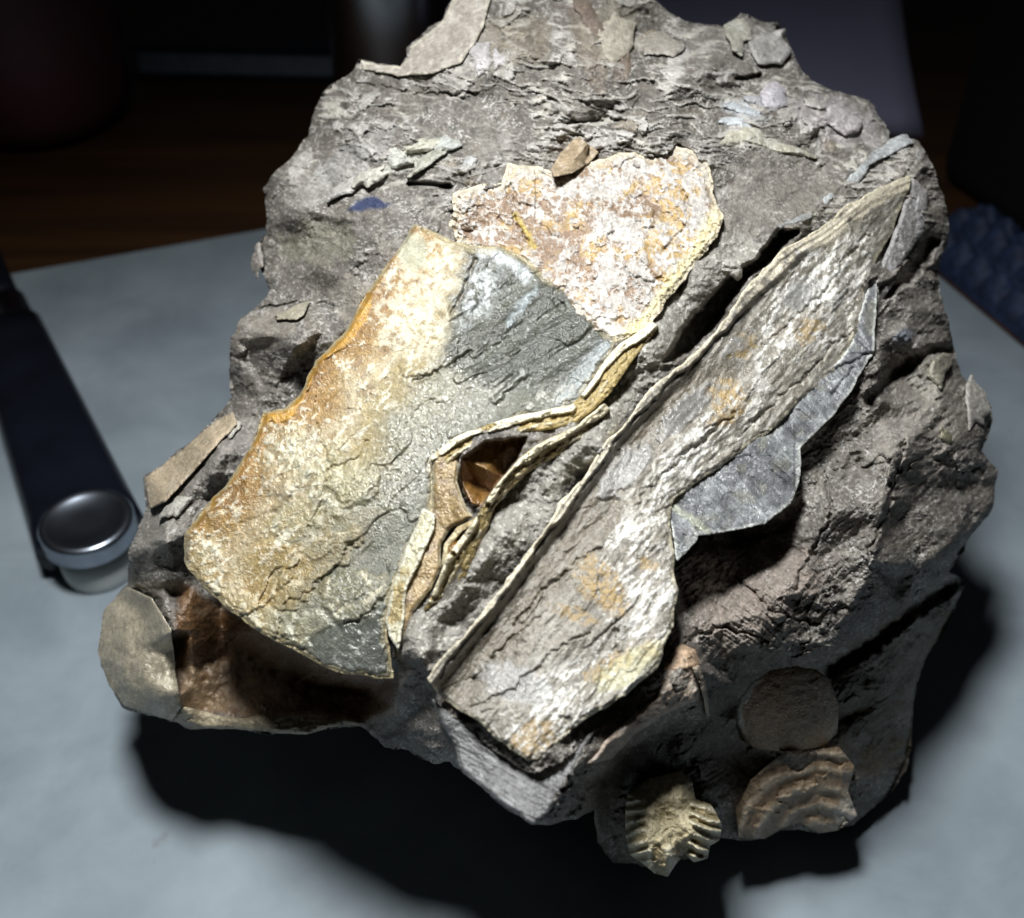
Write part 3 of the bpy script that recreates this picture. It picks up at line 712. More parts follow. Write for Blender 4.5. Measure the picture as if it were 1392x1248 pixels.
# ---------------------------------------------------------------- shell plates
def plate(name, poly, depth, paint, thick=.18, step=1.5, rag=2.0, seed=1, edge_tint=None, label=None, curl=0.0, erode=0, keep_rim=lambda x, y: 0 * x):
    P = rough_poly(poly, rag, seed)
    a = np.array(P)
    X, Y = np.meshgrid(np.arange(a[:, 0].min() - 3, a[:, 0].max() + 4, step), np.arange(a[:, 1].min() - 3, a[:, 1].max() + 4, step))
    kp = inside(P, X, Y)
    ed, _, _ = seg_dist(P, X, Y, True)
    d0 = spline(depth, X, Y) if isinstance(depth, list) else blur(matrix_at(X, Y), 4) - .55 * depth
    rel, col, gl = paint(X, Y, ed)
    d = d0 + rel + curl * (1 - sstep(0, 14, ed))
    if erode:
        for q_, (wd, tn) in enumerate(((erode, 1.0), (erode * .45, .7))):
            e_ = ed + wd * 1.3 * fbm(X, Y, 26, seed + 70 + q_, 4, .6)
            m_ = (1 - sstep(wd - .8, wd + .8, e_)) * (1 - keep_rim(X, Y))
            d = d + .04 * m_
            col = mix(col, np.asarray(edge_tint) * tn * .8, .45 * m_)
    if edge_tint is not None:
        col = mix(col, edge_tint, (1 - sstep(1.5, 4.5, ed + 3 * fbm(X, Y, 12, seed + 9, 3))))
    o = grid_solid(name, X, Y, d, kp, col, gl, P, thick)
    if label: o['label'] = label
    return o

def flake(rel, x, y, poly, h, s=3, soft=2.0, warp=9):
    m = pmask(poly, x, y, soft, warp, s)
    return rel - h * m, m
def crust(x, y, s, lo=.05, hi=.3, sc=9, an=1.6, deg=-45):
    a, b = rot(x, y, deg)
    m_ = .5 * (lo + hi); h_ = .3 * (hi - lo)
    return sstep(m_ - h_, m_ + h_, fbm(a / an, b, sc, s, 4, .75) + .35 * fbm(x, y, 60, s + 5, 3))

LEFT_EDGE = [(563,303),(520,365),(480,430),(465,455),(430,490),(405,540),(385,555),(360,560),(350,590),(300,665),(252,725),(250,765)]
def paint_A(x, y, ed):
    n = fbm(x, y, 70, 201, 4); f = fbm(x, y, 10, 202, 4, .65)
    g = .21 * (1 + .35 * n + .5 * f)
    col = np.stack([g * 1.03, g * .99, g * .74], -1)
    rel = -.010 * fbm(x, y, 5, 203, 2, .7) - .045 * flaky(x, y, 46, 204, -40, 1.8) - .010 * flaky(x, y, 14, 205, -45, 2.2) - .22 * tri(x, y, 110, 219, -40, 1.6) - .06 * tri(x, y, 36, 218, -40, 1.8)
    gl = np.full(x.shape, .52)
    le, lx, ly = seg_dist(LEFT_EDGE, x, y)
    # amber by the rim, through cream and gold, to olive grey
    tt = le + 45 * n + 14 * fbm(x, y, 30, 206, 4)
    stops = [(0, (.25, .13, .03)), (32, (.33, .21, .075)), (66, (.46, .39, .25)), (105, (.30, .24, .115)), (150, (.205, .19, .12)), (210, (.15, .15, .115)), (320, (.13, .135, .11))]
    for c_ in range(3):
        col[..., c_] = np.interp(tt, [q[0] for q in stops], [q[1][c_] for q in stops]) * (1 + .22 * f + .25 * n)
    low = sstep(640, 760, y) * (1 - sstep(150, 220, le))
    col = mix(col, (.31, .215, .075), .55 * low * sstep(-.25, .25, fbm(x, y, 48, 207, 4)))
    col = mix(col, (.15, .075, .02), .55 * sstep(.12, .42, fbm(x, y, 34, 205, 4)) * sstep(150, 90, tt))
    oc = sstep(190, 90, tt)
    lace = sstep(.74, .86, ridged(*rot(x, y, -40), 24, 227, 4) + .22 * n)
    cr = np.maximum(lace, crust(x, y, 208, .16, .30, 14, 2.2)) * np.clip(oc + .12, 0, 1)
    col = mix(col, (.76, .72, .58), .72 * cr); rel -= .02 * cr; gl -= .1 * cr
    # cream upper left
    cm = pmask([(555,320),(600,325),(640,345),(625,375),(610,430),(600,480),(570,490),(520,470),(505,430),(530,365)], x, y, 14, 16, 8)
    col = mix(col, (.72, .67, .51), .7 * cm * sstep(-.25, .15, fbm(x, y, 14, 209, 4, .65)))
    col = mix(col, (.36, .37, .27), .75 * blob(x, y, 560, 340, 22, 26)); 
    # grey green pale patches
    for cx, cy, rx, ry, dg in ((395,605,42,26,35),(385,640,30,34,0),(275,765,24,36,-30),(405,700,40,32,-40),(345,835,60,20,35),(460,655,44,40,0),(440,860,50,26,25)):
        m = blob(x, y, cx, cy, rx, ry, dg, .9, int(cx + cy) % 31, .3)
        col = mix(col, (.40, .39, .27), .40 * m * (.5 + .8 * sstep(-.2, .3, f))); rel -= .05 * m; gl += .15 * m
        rim = np.clip(m * (1 - m) * 4, 0, 1)
        col = mix(col, (.66, .66, .54), .45 * rim * sstep(-.2, .2, f))
    # tan flakes standing proud
    for i, (P, h) in enumerate([([(292,838),(300,790),(335,745),(370,735),(400,750),(395,790),(360,820),(320,840)], .07),
                 ([(370,825),(385,775),(430,735),(480,715),(495,730),(470,765),(425,790),(420,815),(390,830)], .075), ([(430,800),(470,770),(520,780),(530,800),(500,835),(470,850),(455,840)], .05),
                 ([(455,620),(500,605),(520,640),(510,675),(470,690),(440,660)], .05), ([(300,660),(340,630),(390,640),(395,680),(350,700),(300,720),(280,710)], .03)]):
        rel, m = flake(rel, x, y, P, h, 210 + i)
        c = ((.33, .225, .075), (.34, .25, .10), (.26, .23, .11), (.32, .28, .14), (.24, .135, .04))[i]
        col = mix(col, c, .35 * m * (.6 + .6 * sstep(-.2, .3, f)))
        col = mix(col, (.66, .60, .42), .6 * m * crust(x, y, 215 + i, .16, .34, 12))
    # dark grey nacre upper right with soft rolling ribs
    nm = pmask([(632,342),(655,335),(690,338),(740,372),(800,425),(842,466),(815,500),(770,520),(725,532),(680,530),(640,520),(602,490),(608,440),(620,395)], x, y, 16, 16, 14)
    a, b = rot(x, y, -32)
    wav = np.sin(b / 8.5 + 2.2 * fbm(x, y, 55, 216, 3)); wav2 = ridged(a / 6, b, 16, 228, 3) - .5
    rel += nm * (.055 * wav - .05 * wav2)
    nc = np.stack([.040 + .035 * f, .043 + .035 * f, .032 + .03 * f], -1) * (1 + .5 * sstep(.1, 1, wav) + .9 * np.clip(wav2, 0, .5))[..., None]
    col = col + (nc - col) * (nm * .93)[..., None]
    col = mix(col, (.50, .53, .50), .7 * nm * sstep(.26, .40, fbm(x, y, 6, 229, 3, .75)) * sstep(-.2, .3, wav)); gl = gl + (.72 - gl) * nm  # nacre sparkle put into the colour as small pale dots
    rel *= 1 - .2 * nm
    m = blob(x, y, 650, 392, 44, 26, -62, .9, 4, .6); col = mix(col, (.58, .62, .62), .75 * m * nm * sstep(-.3, .25, fbm(*rot(x / 1.0, y * 1.0, -60), 12, 225, 4, .65)))  # bluish-white highlight streaks of the nacre, painted into its colour
    m = lmask([(655,340),(690,352),(715,375)], x, y, 8, 6, 8); col = mix(col, (.62, .66, .66), .7 * m)
    m = lmask([(690,440),(715,408),(728,392)], x, y, 3.5, 3.5, 10, 10); col = mix(col, (.42, .48, .50), .55 * m); rel -= .04 * m
    m = lmask([(672,545),(700,518),(712,505)], x, y, 4, 4, 8, 11); col = mix(col, (.38, .39, .36), .6 * m); rel -= .1 * m
    m = lmask([(770,545),(800,510),(825,478)], x, y, 16, 10, 5); col = mix(col, (.42, .46, .47), .55 * m)
    m = lmask([(646,352),(630,395),(612,430)], x, y, 2, 1.5, 5); rel += .09 * m; col = mix(col, (.16, .13, .09), .6 * m)
    m = pmask([(715,540),(760,520),(790,515),(775,545),(700,566)], x, y, 6, 10, 3); col = mix(col, (.55, .54, .48), .7 * m * crust(x, y, 220, -.05, .2, 7)); rel -= .05 * m
    # grey green middle, with glints painted in as light flecks
    sp = np.clip(blob(x, y, 570, 600, 45, 130, 25, .5, 8) + blob(x, y, 640, 550, 60, 30, -25, .5, 8) + .6 * blob(x, y, 480, 820, 50, 40), 0, 1)
    col = mix(col, (.12, .12, .09), .45 * sp); gl += .35 * sp
    col = mix(col, (.60, .62, .56), .75 * sp * sstep(.24, .36, fbm(x * 1.0, y, 6, 221, 3, .8))); rel -= .018 * sp * fbm(x, y, 7, 222, 3, .7)
    # smooth slate foot
    ft = pmask([(430,905),(420,870),(455,850),(500,845),(535,820),(560,860),(540,930),(480,925)], x, y, 8, 10, 5)
    col = mix(col, (.11, .12, .105), .85 * ft); rel *= 1 - .5 * ft; gl += .25 * ft
    col = mix(col, (.55, .56, .50), .8 * ft * sstep(.2, .4, ridged(x, y, 22, 223, 2) - .5 + .3 * f) * sstep(.0, .3, fbm(x, y, 30, 224, 2)))
    # cracks
    for i, ln in enumerate([[(430,575),(448,640),(435,690),(420,720)], [(448,640),(480,625),(500,600)], [(385,822),(430,800),(470,755),(480,740)], [(560,520),(600,505),(640,480)], [(470,850),(500,835),(515,815)]]):
        m = lmask(ln, x, y, 1.8, 1.4, 9, 230 + i); rel += .07 * m
    # bare orange rim
    on = np.clip(sstep(395, 420, ly) * sstep(600, 560, ly) + .55 * sstep(330, 350, ly) * sstep(760, 700, ly), 0, 1)
    wd = 4 + 11 * sstep(390, 420, ly) * sstep(490, 450, ly) + 12 * np.exp(-((ly - 556) / 14) ** 2) + 4 * fbm(x, y, 30, 226, 2)
    rm = on * (1 - sstep(wd, wd + 4, le))
    col = mix(col, (.50, .27, .035), .92 * rm * (.8 + .4 * f)); gl = np.where(rm > .4, .55, gl); rel = rel * (1 - .85 * rm) - .06 * rm
    rel += .35 * (1 - sstep(0, 9, le)) ** 2
    return rel, col, gl
plate('shell_plate', A_P, A_C, paint_A, .32, 1.5, 2.8, 31, (.40, .34, .20), 'broad left shell with ochre crust and grey nacre', 0, 8, lambda x, y: 1 - sstep(10, 16, seg_dist(LEFT_EDGE, x, y)[0]))

def paint_B(x, y, ed):
    n = fbm(x, y, 60, 301, 4); f = fbm(x, y, 9, 302, 4, .65)
    g = .46 * (1 + .25 * n + .5 * f)
    col = np.stack([g * 1.02, g * .95, g * .86], -1)
    rel = -.012 * fbm(x, y, 5, 303, 2, .7) - .16 * (facets(x, y, 52, 304, .75, 1.8) - .5) - .05 * flaky(x, y, 22, 305, 20, 1.3) - .012 * flaky(x, y, 11, 316, 0, 1.4)
    br = sstep(.02, .18, .75 * fbm(x, y, 30, 306, 4, .6) + .55 * fbm(x, y, 8, 317, 3, .75) + .25 * blob(x, y, 690, 300, 60, 40) + .2 * blob(x, y, 770, 330, 40, 60) + .15 * blob(x, y, 910, 300, 40, 50))
    bc = mix(np.zeros(col.shape) + np.array((.20, .11, .045)), (.40, .25, .06), sstep(.0, .3, fbm(x, y, 45, 307, 3) + .4 * blob(x, y, 915, 310, 50, 70)))
    col = col + (bc - col) * (br * .85)[..., None]; rel += .03 * br
    cr = np.maximum(crust(x, y, 308, .08, .26, 9, 1.3, 20), sstep(.72, .86, ridged(x, y, 18, 318, 4))); col = mix(col, (.74, .71, .66), .8 * cr * (1 - .45 * br)); rel -= .03 * cr
    gl = .45 + .15 * br
    re, _, _ = seg_dist([(983,295),(955,345),(930,375),(895,430),(855,465)], x, y)
    m = 1 - sstep(10, 26, re + 10 * n)
    col = mix(col, (.72, .64, .34), .75 * m); rel -= .05 * m * ridged(*rot(x / 1.0, y, -50), 12, 309, 2)
    m = pmask([(790,415),(830,430),(850,462),(838,460)], x, y, 5, 4, 3); col = mix(col, (.75, .72, .66), .8 * m)
    for ln in ([(700,290),(716,315),(725,335)],):
        m = lmask(ln, x, y, 4, 2, 4); col = mix(col, (.42, .30, .05), .85 * m)
    for i, ln in enumerate([[(850,365),(880,385),(900,380)], [(690,250),(700,300),(720,330)], [(930,260),(940,300),(900,340)]]):
        rel += .09 * lmask(ln, x, y, 1.8, 1.4, 9, 330 + i)
    return rel, col, gl
plate('shell_plate', B_P, B_C, paint_B, .3, 1.5, 6.0, 32, (.70, .62, .46), 'rust mottled whitish shell at the top of the rock face', 0, 11)

E_LEFT = [(1240,237),(1180,262),(1115,310),(1060,345),(1010,395),(960,465),(900,520),(835,585),(800,640),(720,745),(640,850),(578,925)]
def paint_E(x, y, ed):
    n = fbm(x, y, 70, 401, 4); f = fbm(x, y, 9, 402, 4, .65)
    g = .24 * (1 + .4 * n + .35 * f)
    col = np.stack([g * 1.06, g * .97, g * .80], -1)
    a, b = rot(x, y, -52)
    rel = -.010 * fbm(x, y, 5, 403, 2, .7) - .045 * flaky(x, y, 34, 404, -50, 2.4) - .010 * flaky(x, y, 13, 406, -48, 3.0) - .25 * tri(x, y, 85, 407, -50, 2.2) - .10 * tri(x, y, 30, 417, -48, 2.6) - .045 * (ridged(a / 5, b, 13, 405, 3) - .5)
    gl = np.full(x.shape, .56)
    le, lx, ly = seg_dist(E_LEFT, x, y)
    # brown-grey band inside the left lip, darkened to paint in the lip's shade
    bd = sstep(10, 22, le) * (1 - sstep(45, 90, le + 30 * n)) * sstep(470, 540, y)
    col = mix(col, (.17, .145, .105), .8 * bd); rel += .22 * bd
    # white crust
    wh = np.clip(blob(x, y, 880, 760, 60, 90, 10, .5, 6) + blob(x, y, 860, 920, 80, 60, -30, .5, 7) + .8 * blob(x, y, 770, 970, 90, 60, -30, .5, 8)
                 + .7 * blob(x, y, 1100, 420, 100, 60, -50, .5, 9) + .7 * blob(x, y, 960, 600, 110, 30, -45, .6, 5) + .8 * blob(x, y, 1130, 370, 60, 50) + .18, 0, 1)
    cr = np.maximum(crust(x, y, 408, .02, .18, 10, 3.0, -46), sstep(.72, .84, ridged(a / 3, b, 17, 416, 4) + .2 * n))
    col = mix(col, (.84, .83, .78), .82 * cr * wh); rel -= .015 * cr * wh; gl -= .1 * cr
    # ochre stains
    for cx, cy, rx, ry, dg in ((815,790,26,40,-40),(830,815,30,14,40),(880,768,16,8,20),(725,1005,34,22,-30),(990,555,30,18,-45),(1010,470,22,14,-30),(985,530,22,16,0),(830,905,34,14,-30),(885,885,18,12,0),(780,835,30,10,20),(1100,450,20,16,-40)):
        m = blob(x, y, cx, cy, rx, ry, dg, .7, int(cx) % 37)
        col = mix(col, (.36, .25, .10), .75 * m * sstep(-.35, .1, fbm(x, y, 9, 409, 3)))
    col = mix(col, (.62, .60, .36), .5 * blob(x, y, 860, 905, 60, 20, -30))
    # slate windows where the crust has gone
    for cx, cy, rx, ry, dg in ((1090,400,28,18,-40),(1000,470,20,10,-30),(930,560,50,16,-45),(700,930,50,24,20),(850,640,50,20,-45)):
        m = blob(x, y, cx, cy, rx, ry, dg, .6, int(cy) % 41); col = mix(col, (.30, .30, .29), .7 * m); rel *= 1 - .4 * m; gl += .2 * m
    # cracked wavy flakes toward the right margin
    re, _, _ = seg_dist([(915,682),(1000,624),(1090,545),(1160,470),(1180,380),(1222,290)], x, y)
    st = np.floor((re + 16 * fbm(x, y, 50, 411, 3)) / 15.0)
    stf = (re + 16 * fbm(x, y, 50, 411, 3)) / 15.0 - st
    fl = 1 - sstep(55, 85, re)
    rel -= fl * .05 * np.clip(st + sstep(0, .25, stf), 0, 5) * .55
    col = mix(col, (.72, .70, .62), .65 * fl * sstep(.65, .95, ridged(a / 3, b, 16, 412, 2)))
    # folded cream lip
    top = sstep(470, 380, y)
    lip = (1 - sstep(6 + 10 * top, 10 + 17 * top, le + 9 * fbm(x, y, 60, 415, 4)))
    lam = ridged(a / 150, (le + 5 * fbm(x, y, 80, 414, 2)) / 7.0, 1.0, 413, 2)
    rel = rel * (1 - .8 * lip); col = mix(col, (.66, .60, .46), .85 * lip * sstep(-.45, .0, f + n)); rel -= .15 * lip * (.8 + .3 * lam)
    for i, ln in enumerate([[(700,850),(740,800),(790,760),(830,735)], [(640,930),(690,870),(740,835)], [(860,690),(930,620),(1000,560)], [(1000,600),(1060,540),(1110,500),(1150,450)], [(840,845),(838,880)], [(1040,470),(1080,430),(1120,400)], [(640,960),(700,935),(760,880),(800,860)], [(1110,420),(1150,350),(1180,320)]]):
        m = lmask(ln, x, y, 1.9, 1.5, 10, 430 + i); rel += .08 * m
    return rel, col, gl
plate('shell_plate', E_P, E_C, paint_E, .24, 1.5, 4.0, 33, (.62, .57, .42), 'long right shell with white crust and cream folded lip', 0, 5, lambda x, y: 1 - sstep(16, 22, seg_dist(E_LEFT, x, y)[0]))

def paint_E2(x, y, ed):
    f = fbm(x, y, 8, 502, 4, .65); n = fbm(x, y, 40, 503, 3)
    a, b = rot(x, y, 42)
    rib = ridged(a / 9, b + 6 * n, 24, 504, 3)
    g = .21 * (1 + .4 * f + .5 * n)
    col = np.stack([g * .97, g * 1.0, g * 1.04], -1)
    col = mix(col, (.40, .43, .43), .6 * sstep(.35, .8, rib) * sstep(-.3, .3, n))
    bnd = np.sin(b / 7.5 + 2.5 * n); col = col * (1 + .16 * bnd[..., None] + .35 * (ridged(a / 8, b, 7, 511, 2) - .5)[..., None]); col = mix(col, (.30, .29, .22), .4 * sstep(.1, .4, fbm(x, y, 30, 509, 3)))  # light and dark bands of the nacre's sheen painted into the colour
    ck = sstep(.86, .97, ridged(a, b, 34, 505, 1)); ck2 = sstep(.9, .98, ridged(x, y, 26, 506, 1))
    col = mix(col, (.66, .68, .66), .5 * np.maximum(ck, ck2) * sstep(-.2, .3, n))
    rel = -.05 * (rib - .5) - .012 * bnd - .03 * (ridged(a / 8, b, 7, 511, 2) - .5) - .012 * f - .03 * flaky(x, y, 26, 512, 42, 2.0) - .12 * tri(x, y, 44, 510, 42, 2.5) - .10 * (facets(x, y, 60, 507, .75, 1.8) - .5) 
    m = lmask([(912,688),(940,705),(962,724)], x, y, 5, 3, 3); col = mix(col, (.56, .58, .46), .7 * m); rel -= .05 * m
    for i, ln in enumerate([[(1040,575),(1100,520),(1150,495),(1185,480)], [(1130,540),(1160,500)]]):
        rel += .1 * lmask(ln, x, y, 2, 1.5, 8, 520 + i)
    return rel, col, np.full(x.shape, .65)
plate('nacre_layer', E2_P, E2_C, paint_E2, .30, 1.5, 3.0, 34, (.60, .62, .58), 'bluish grey ribbed nacre layer')

def paint_slate(tone, gl=.55, ribs=0, deg=0, rib_w=10, mott=.5, c2=None, seed=0, rough=1.0):
    def f_(x, y, ed):
        f = fbm(x, y, 8, 600 + seed, 4, .65); n = fbm(x, y, 34, 610 + seed, 4)
        col = np.asarray(tone) * (1 + .3 * f + .35 * n)[..., None]
        if c2 is not None: col = mix(col, c2, mott * sstep(.0, .35, fbm(x, y, 20, 620 + seed, 4, .6)))
        rel = -.04 * f * rough - .06 * (facets(x, y, 30, 630 + seed) - .5) - .035 * rough * flaky(x, y, 11, 650 + seed, deg, 1.5)
        if ribs:
            a, b = rot(x, y, deg); rel -= ribs * (ridged(a / 8, b, rib_w, 640 + seed, 2) - .5)
        rel += .25 * (1 - sstep(0, 7, ed)) ** 2 * .4
        return rel, col, np.full(x.shape, gl)
    return f_
plate('shell_fragment', F_P, F_C, paint_slate((.17, .17, .168), .5, .03, 30, 12, .6, (.32, .33, .33), 1, .5), .25, 1.5, 1.8, 35, None, 'smooth grey shell tip under the long shell')
plate('shell_fragment', [(1186,430),(1197,360),(1225,290),(1240,243),(1262,262),(1258,312),(1232,350),(1208,398)], [(1190,430,22.95),(1197,360,23.35),(1225,290,23.7),(1240,243,24.1),(1262,262,24.4),(1258,312,24.2),(1208,398,23.3)],
      paint_slate((.30, .29, .28), .45, .02, 60, 12, .6, (.46, .45, .46), 2), .3, 1.5, 2.5, 36)

# broken shell edges standing up between the two big shells
def paint_edge(tone, tone2, gl=.45, lines=-50, seed=0, amp=.07, crest=None, cw=5.0):
    def f_(x, y, ed):
        a, b = rot(x, y, lines)
        f = fbm(x, y, 14, 705 + seed, 4, .6); n = fbm(x, y, 40, 709 + seed, 3)
        r = ridged(a / 140, (ed + 4 * fbm(x, y, 80, 712 + seed, 2)) / 8.0, 1.0, 700 + seed, 2)
        col = np.asarray(tone) * (1 + .3 * f)[..., None]
        rel = -.5 * amp * (r - .5) - .04 * f - .12 * tri(x, y, 22, 708 + seed, lines, 2.0) - .04 * flaky(x, y, 8, 715 + seed, lines, 1.8) + .05 * (1 - sstep(0, 4, ed)) ** 2
        if crest:
            dc = seg_dist(crest, x, y)[0] + 7 * fbm(x, y, 60, 714 + seed, 3)
            k_ = (1 - sstep(cw - 1.0, cw + 1.0, dc)) * sstep(-.42, -.30, n + .2 * f)
            k2 = (1 - sstep(1, 2.5, np.abs(dc - 2.4 * cw))) * sstep(-.1, .2, n)
            col = mix(col, np.asarray(tone2) * (1 + .4 * f)[..., None], .92 * (1 - np.maximum(k_, k2)))
            rel = rel + .13 * (1 - k_) - .05 * k2
        else:
            col = mix(col, tone2, .8 * sstep(.0, .3, n + .3 * f))
        return rel, col, np.full(x.shape, gl)
    return f_
C1_R = [(584,622),(620,594),(680,573),(740,559),(775,553),(803,520),(842,470),(888,440)]
C2_R = [(826,552),(783,583),(742,602),(708,624),(681,654),(656,694),(631,729),(606,764),(590,806)]
plate('shell_edge', C1_P, C1_C, paint_edge((.74, .69, .52), (.34, .25, .08), .55, -28, 1, .07, C1_R, 7.5), .35, 1.2, 1.6, 41, None, 'cream broken shell edge')
plate('shell_edge', C2_P, C2_C, paint_edge((.66, .60, .42), (.22, .155, .035), .7, -55, 2, .06, C2_R, 5.5), .4, 1.2, 1.8, 42, None, 'olive cream shell ridge')
plate('calcite_flange', C3_P, C3_C, paint_slate((.30, .215, .10), .75, .006, 60, 14, .6, (.17, .12, .085), 3, .3), .3, 1.2, 1.8, 43, (.55, .49, .34), 'amber brown calcite flange')
plate('shell_edge', C4_P, C4_C, paint_edge((.56, .53, .38), (.34, .25, .09), .55, -68, 3, .05), .3, 1.2, 1.8, 44, (.66, .64, .52))
plate('shell_edge', [(603,740),(622,716),(648,702),(652,708),(628,722),(609,745),(607,770),(600,768)], [(603,740,18.75),(648,702,18.7),(607,770,18.7),(625,716,18.75)], paint_edge((.58, .50, .32), (.3, .2, .07), .5, -50, 4, .04), .2, 1.2, 1.2, 45)

# blue-white and cream edges in the crown
def ribbon(line, w0, w1):
    L, R = [], []
    n = len(line)
    for i, (x, y) in enumerate(line):
        a = line[max(0, i - 1)]; b = line[min(n - 1, i + 1)]
        dx, dy = b[0] - a[0], b[1] - a[1]; l = math.hypot(dx, dy); w_ = w0 + (w1 - w0) * i / (n - 1)
        L.append((x - dy / l * w_, y + dx / l * w_)); R.append((x + dy / l * w_, y - dx / l * w_))
    return L + R[::-1]
plate('shell_edge', ribbon([(1062,306),(1085,298),(1105,287),(1125,270),(1142,256),(1165,236),(1190,215),(1214,198),(1236,188)], 4, 8), .12, paint_edge((.46, .48, .48), (.26, .26, .25), .4, -35, 5, .03), .5, 1.2, 6.5, 46, None, 'pale blue shell edge')
plate('shell_edge', [(974,197),(988,180),(1012,168),(1036,176),(1052,189),(1085,202),(1116,214),(1080,213),(1045,204),(1020,197),(1000,199)], .06, paint_slate((.42, .40, .32), .4, .03, 15, 9, .6, (.56, .55, .49), 50), .3, 1.2, 4.0, 47)
plate('shell_plate', [(614,0),(602,28),(557,64),(557,78),(545,91),(517,88),(490,82),(494,95),(540,104),(590,99),(625,86),(646,60),(660,30),(668,-10),(640,-28)], .25,
      paint_slate((.40, .36, .31), .3, .05, -30, 14, .6, (.54, .51, .46), 4), .3, 1.5, 2.5, 50, (.62, .58, .48), 'tan shell curving along the crown')
rnd = random.Random(5)
def chip_poly(cx, cy, rx, ry, deg, n=9, jag=.28):
    P = []
    for k in range(n):
        t = 2 * math.pi * k / n + rnd.uniform(-.2, .2); r = 1 + rnd.uniform(-jag, jag)
        a, b = rx * r * math.cos(t), ry * r * math.sin(t); c, s = math.cos(math.radians(deg)), math.sin(math.radians(deg))
        P.append((cx + a * c - b * s, cy + a * s + b * c))
    return P
for k, (cx, cy, rx, ry, dg, tone, c2, gl) in enumerate([
        (565,198,30,9,-18,(.48,.47,.38),(.34,.34,.27),.4),(545,214,16,14,-30,(.46,.47,.42),(.30,.29,.24),.4),(578,222,40,7,-40,(.40,.40,.33),(.5,.5,.45),.4),
        (505,240,24,9,-30,(.55,.53,.46),(.42,.40,.34),.3),(605,198,17,10,10,(.46,.48,.45),(.3,.31,.28),.4),(640,225,9,14,20,(.50,.51,.50),(.38,.38,.37),.4),(470,255,26,9,-35,(.44,.43,.40),(.52,.5,.46),.3),
        (1051,133,17,17,0,(.54,.52,.55),(.42,.4,.42),.45),(1106,140,17,8,10,(.46,.43,.40),(.58,.56,.55),.5),(1024,138,18,9,30,(.40,.40,.42),(.5,.5,.52),.4),(1008,152,22,9,18,(.50,.54,.57),(.4,.42,.44),.4),(1002,168,26,7,20,(.56,.60,.62),(.44,.46,.46),.4),
        (1150,165,30,18,15,(.50,.46,.46),(.62,.59,.60),.35),(930,232,10,20,10,(.20,.195,.19),(.26,.25,.24),.3),(655,78,16,20,10,(.50,.48,.48),(.40,.37,.34),.3),(682,80,11,14,0,(.52,.50,.50),(.4,.37,.33),.3),
        (800,25,14,40,-22,(.15,.11,.08),(.22,.17,.13),.3),(838,45,26,34,5,(.42,.39,.31),(.33,.30,.24),.3),(850,92,12,22,0,(.15,.11,.08),(.22,.17,.13),.3),(905,60,30,20,0,(.36,.33,.28),(.44,.42,.38),.2),(1003,45,22,24,10,(.36,.35,.29),(.44,.44,.41),.3),(1045,60,24,22,20,(.40,.39,.37),(.32,.31,.28),.3),
        (725,200,20,5,30,(.46,.44,.41),(.35,.33,.3),.3),(820,200,24,6,-6,(.40,.38,.36),(.3,.28,.26),.3),(1240,300,14,24,10,(.36,.35,.36),(.45,.44,.45),.4),(1276,505,20,26,10,(.29,.27,.21),(.42,.40,.34),.55),(1285,590,13,9,50,(.30,.28,.18),(.4,.38,.3),.5),
        (1326,552,16,36,-10,(.44,.42,.38),(.35,.33,.3),.4),(995,362,15,15,0,(.44,.42,.38),(.34,.32,.29),.3),(395,425,26,8,-25,(.40,.37,.27),(.3,.28,.22),.4),(352,360,8,24,5,(.25,.23,.20),(.35,.33,.3),.3),(315,585,14,6,-35,(.48,.46,.40),(.36,.34,.3),.3),(240,690,26,12,-40,(.42,.41,.36),(.3,.29,.26),.3)]):
    gy = (.30, .285, .255); tone = [.85 * a_ + .15 * b_ for a_, b_ in zip(tone, gy)]; c2 = [.85 * a_ + .15 * b_ for a_, b_ in zip(c2, gy)]
    plate('shell_chip', chip_poly(cx, cy, rx, ry, dg, 11, .42), .06, paint_slate(tone, gl, .02, dg, 9, .6, c2, 10 + k), .25, 1.3, 4.5, 60 + k)
plate('shell_fragment', [(197,650),(240,618),(292,573),(318,560),(322,577),(298,602),(262,642),(226,682),(203,692)], .3, paint_slate((.44, .36, .25), .35, .02, -40, 14, .5, (.52, .46, .36), 5), .4, 1.5, 1.5, 51, None, 'tan shell sliver on the left flank')

# small snail tip
def paint_snail(x, y, ed):
    a, b = rot(x - 782, y - 214, -48)
    rel = -.42 * np.clip(1 - np.abs(b) / np.clip(20 - .55 * (a + 6), 3, 40), 0, 1) ** .7 - .03 * np.sin(a / 3.0) - .02 * fbm(x, y, 6, 3, 3)
    col = np.asarray((.36, .28, .18)) * (1 + .4 * fbm(x, y, 9, 801, 3))[..., None]
    return rel, mix(col, (.58, .50, .40), .5 * sstep(.1, .5, fbm(x, y, 14, 802, 3))), np.full(x.shape, .35)
plate('snail_shell', [(753,241),(749,229),(762,208),(780,190),(788,186),(797,194),(814,207),(802,221),(778,236)], .1, paint_snail, .4, 1.2, .5, 52, None, 'small tan conical snail shell')

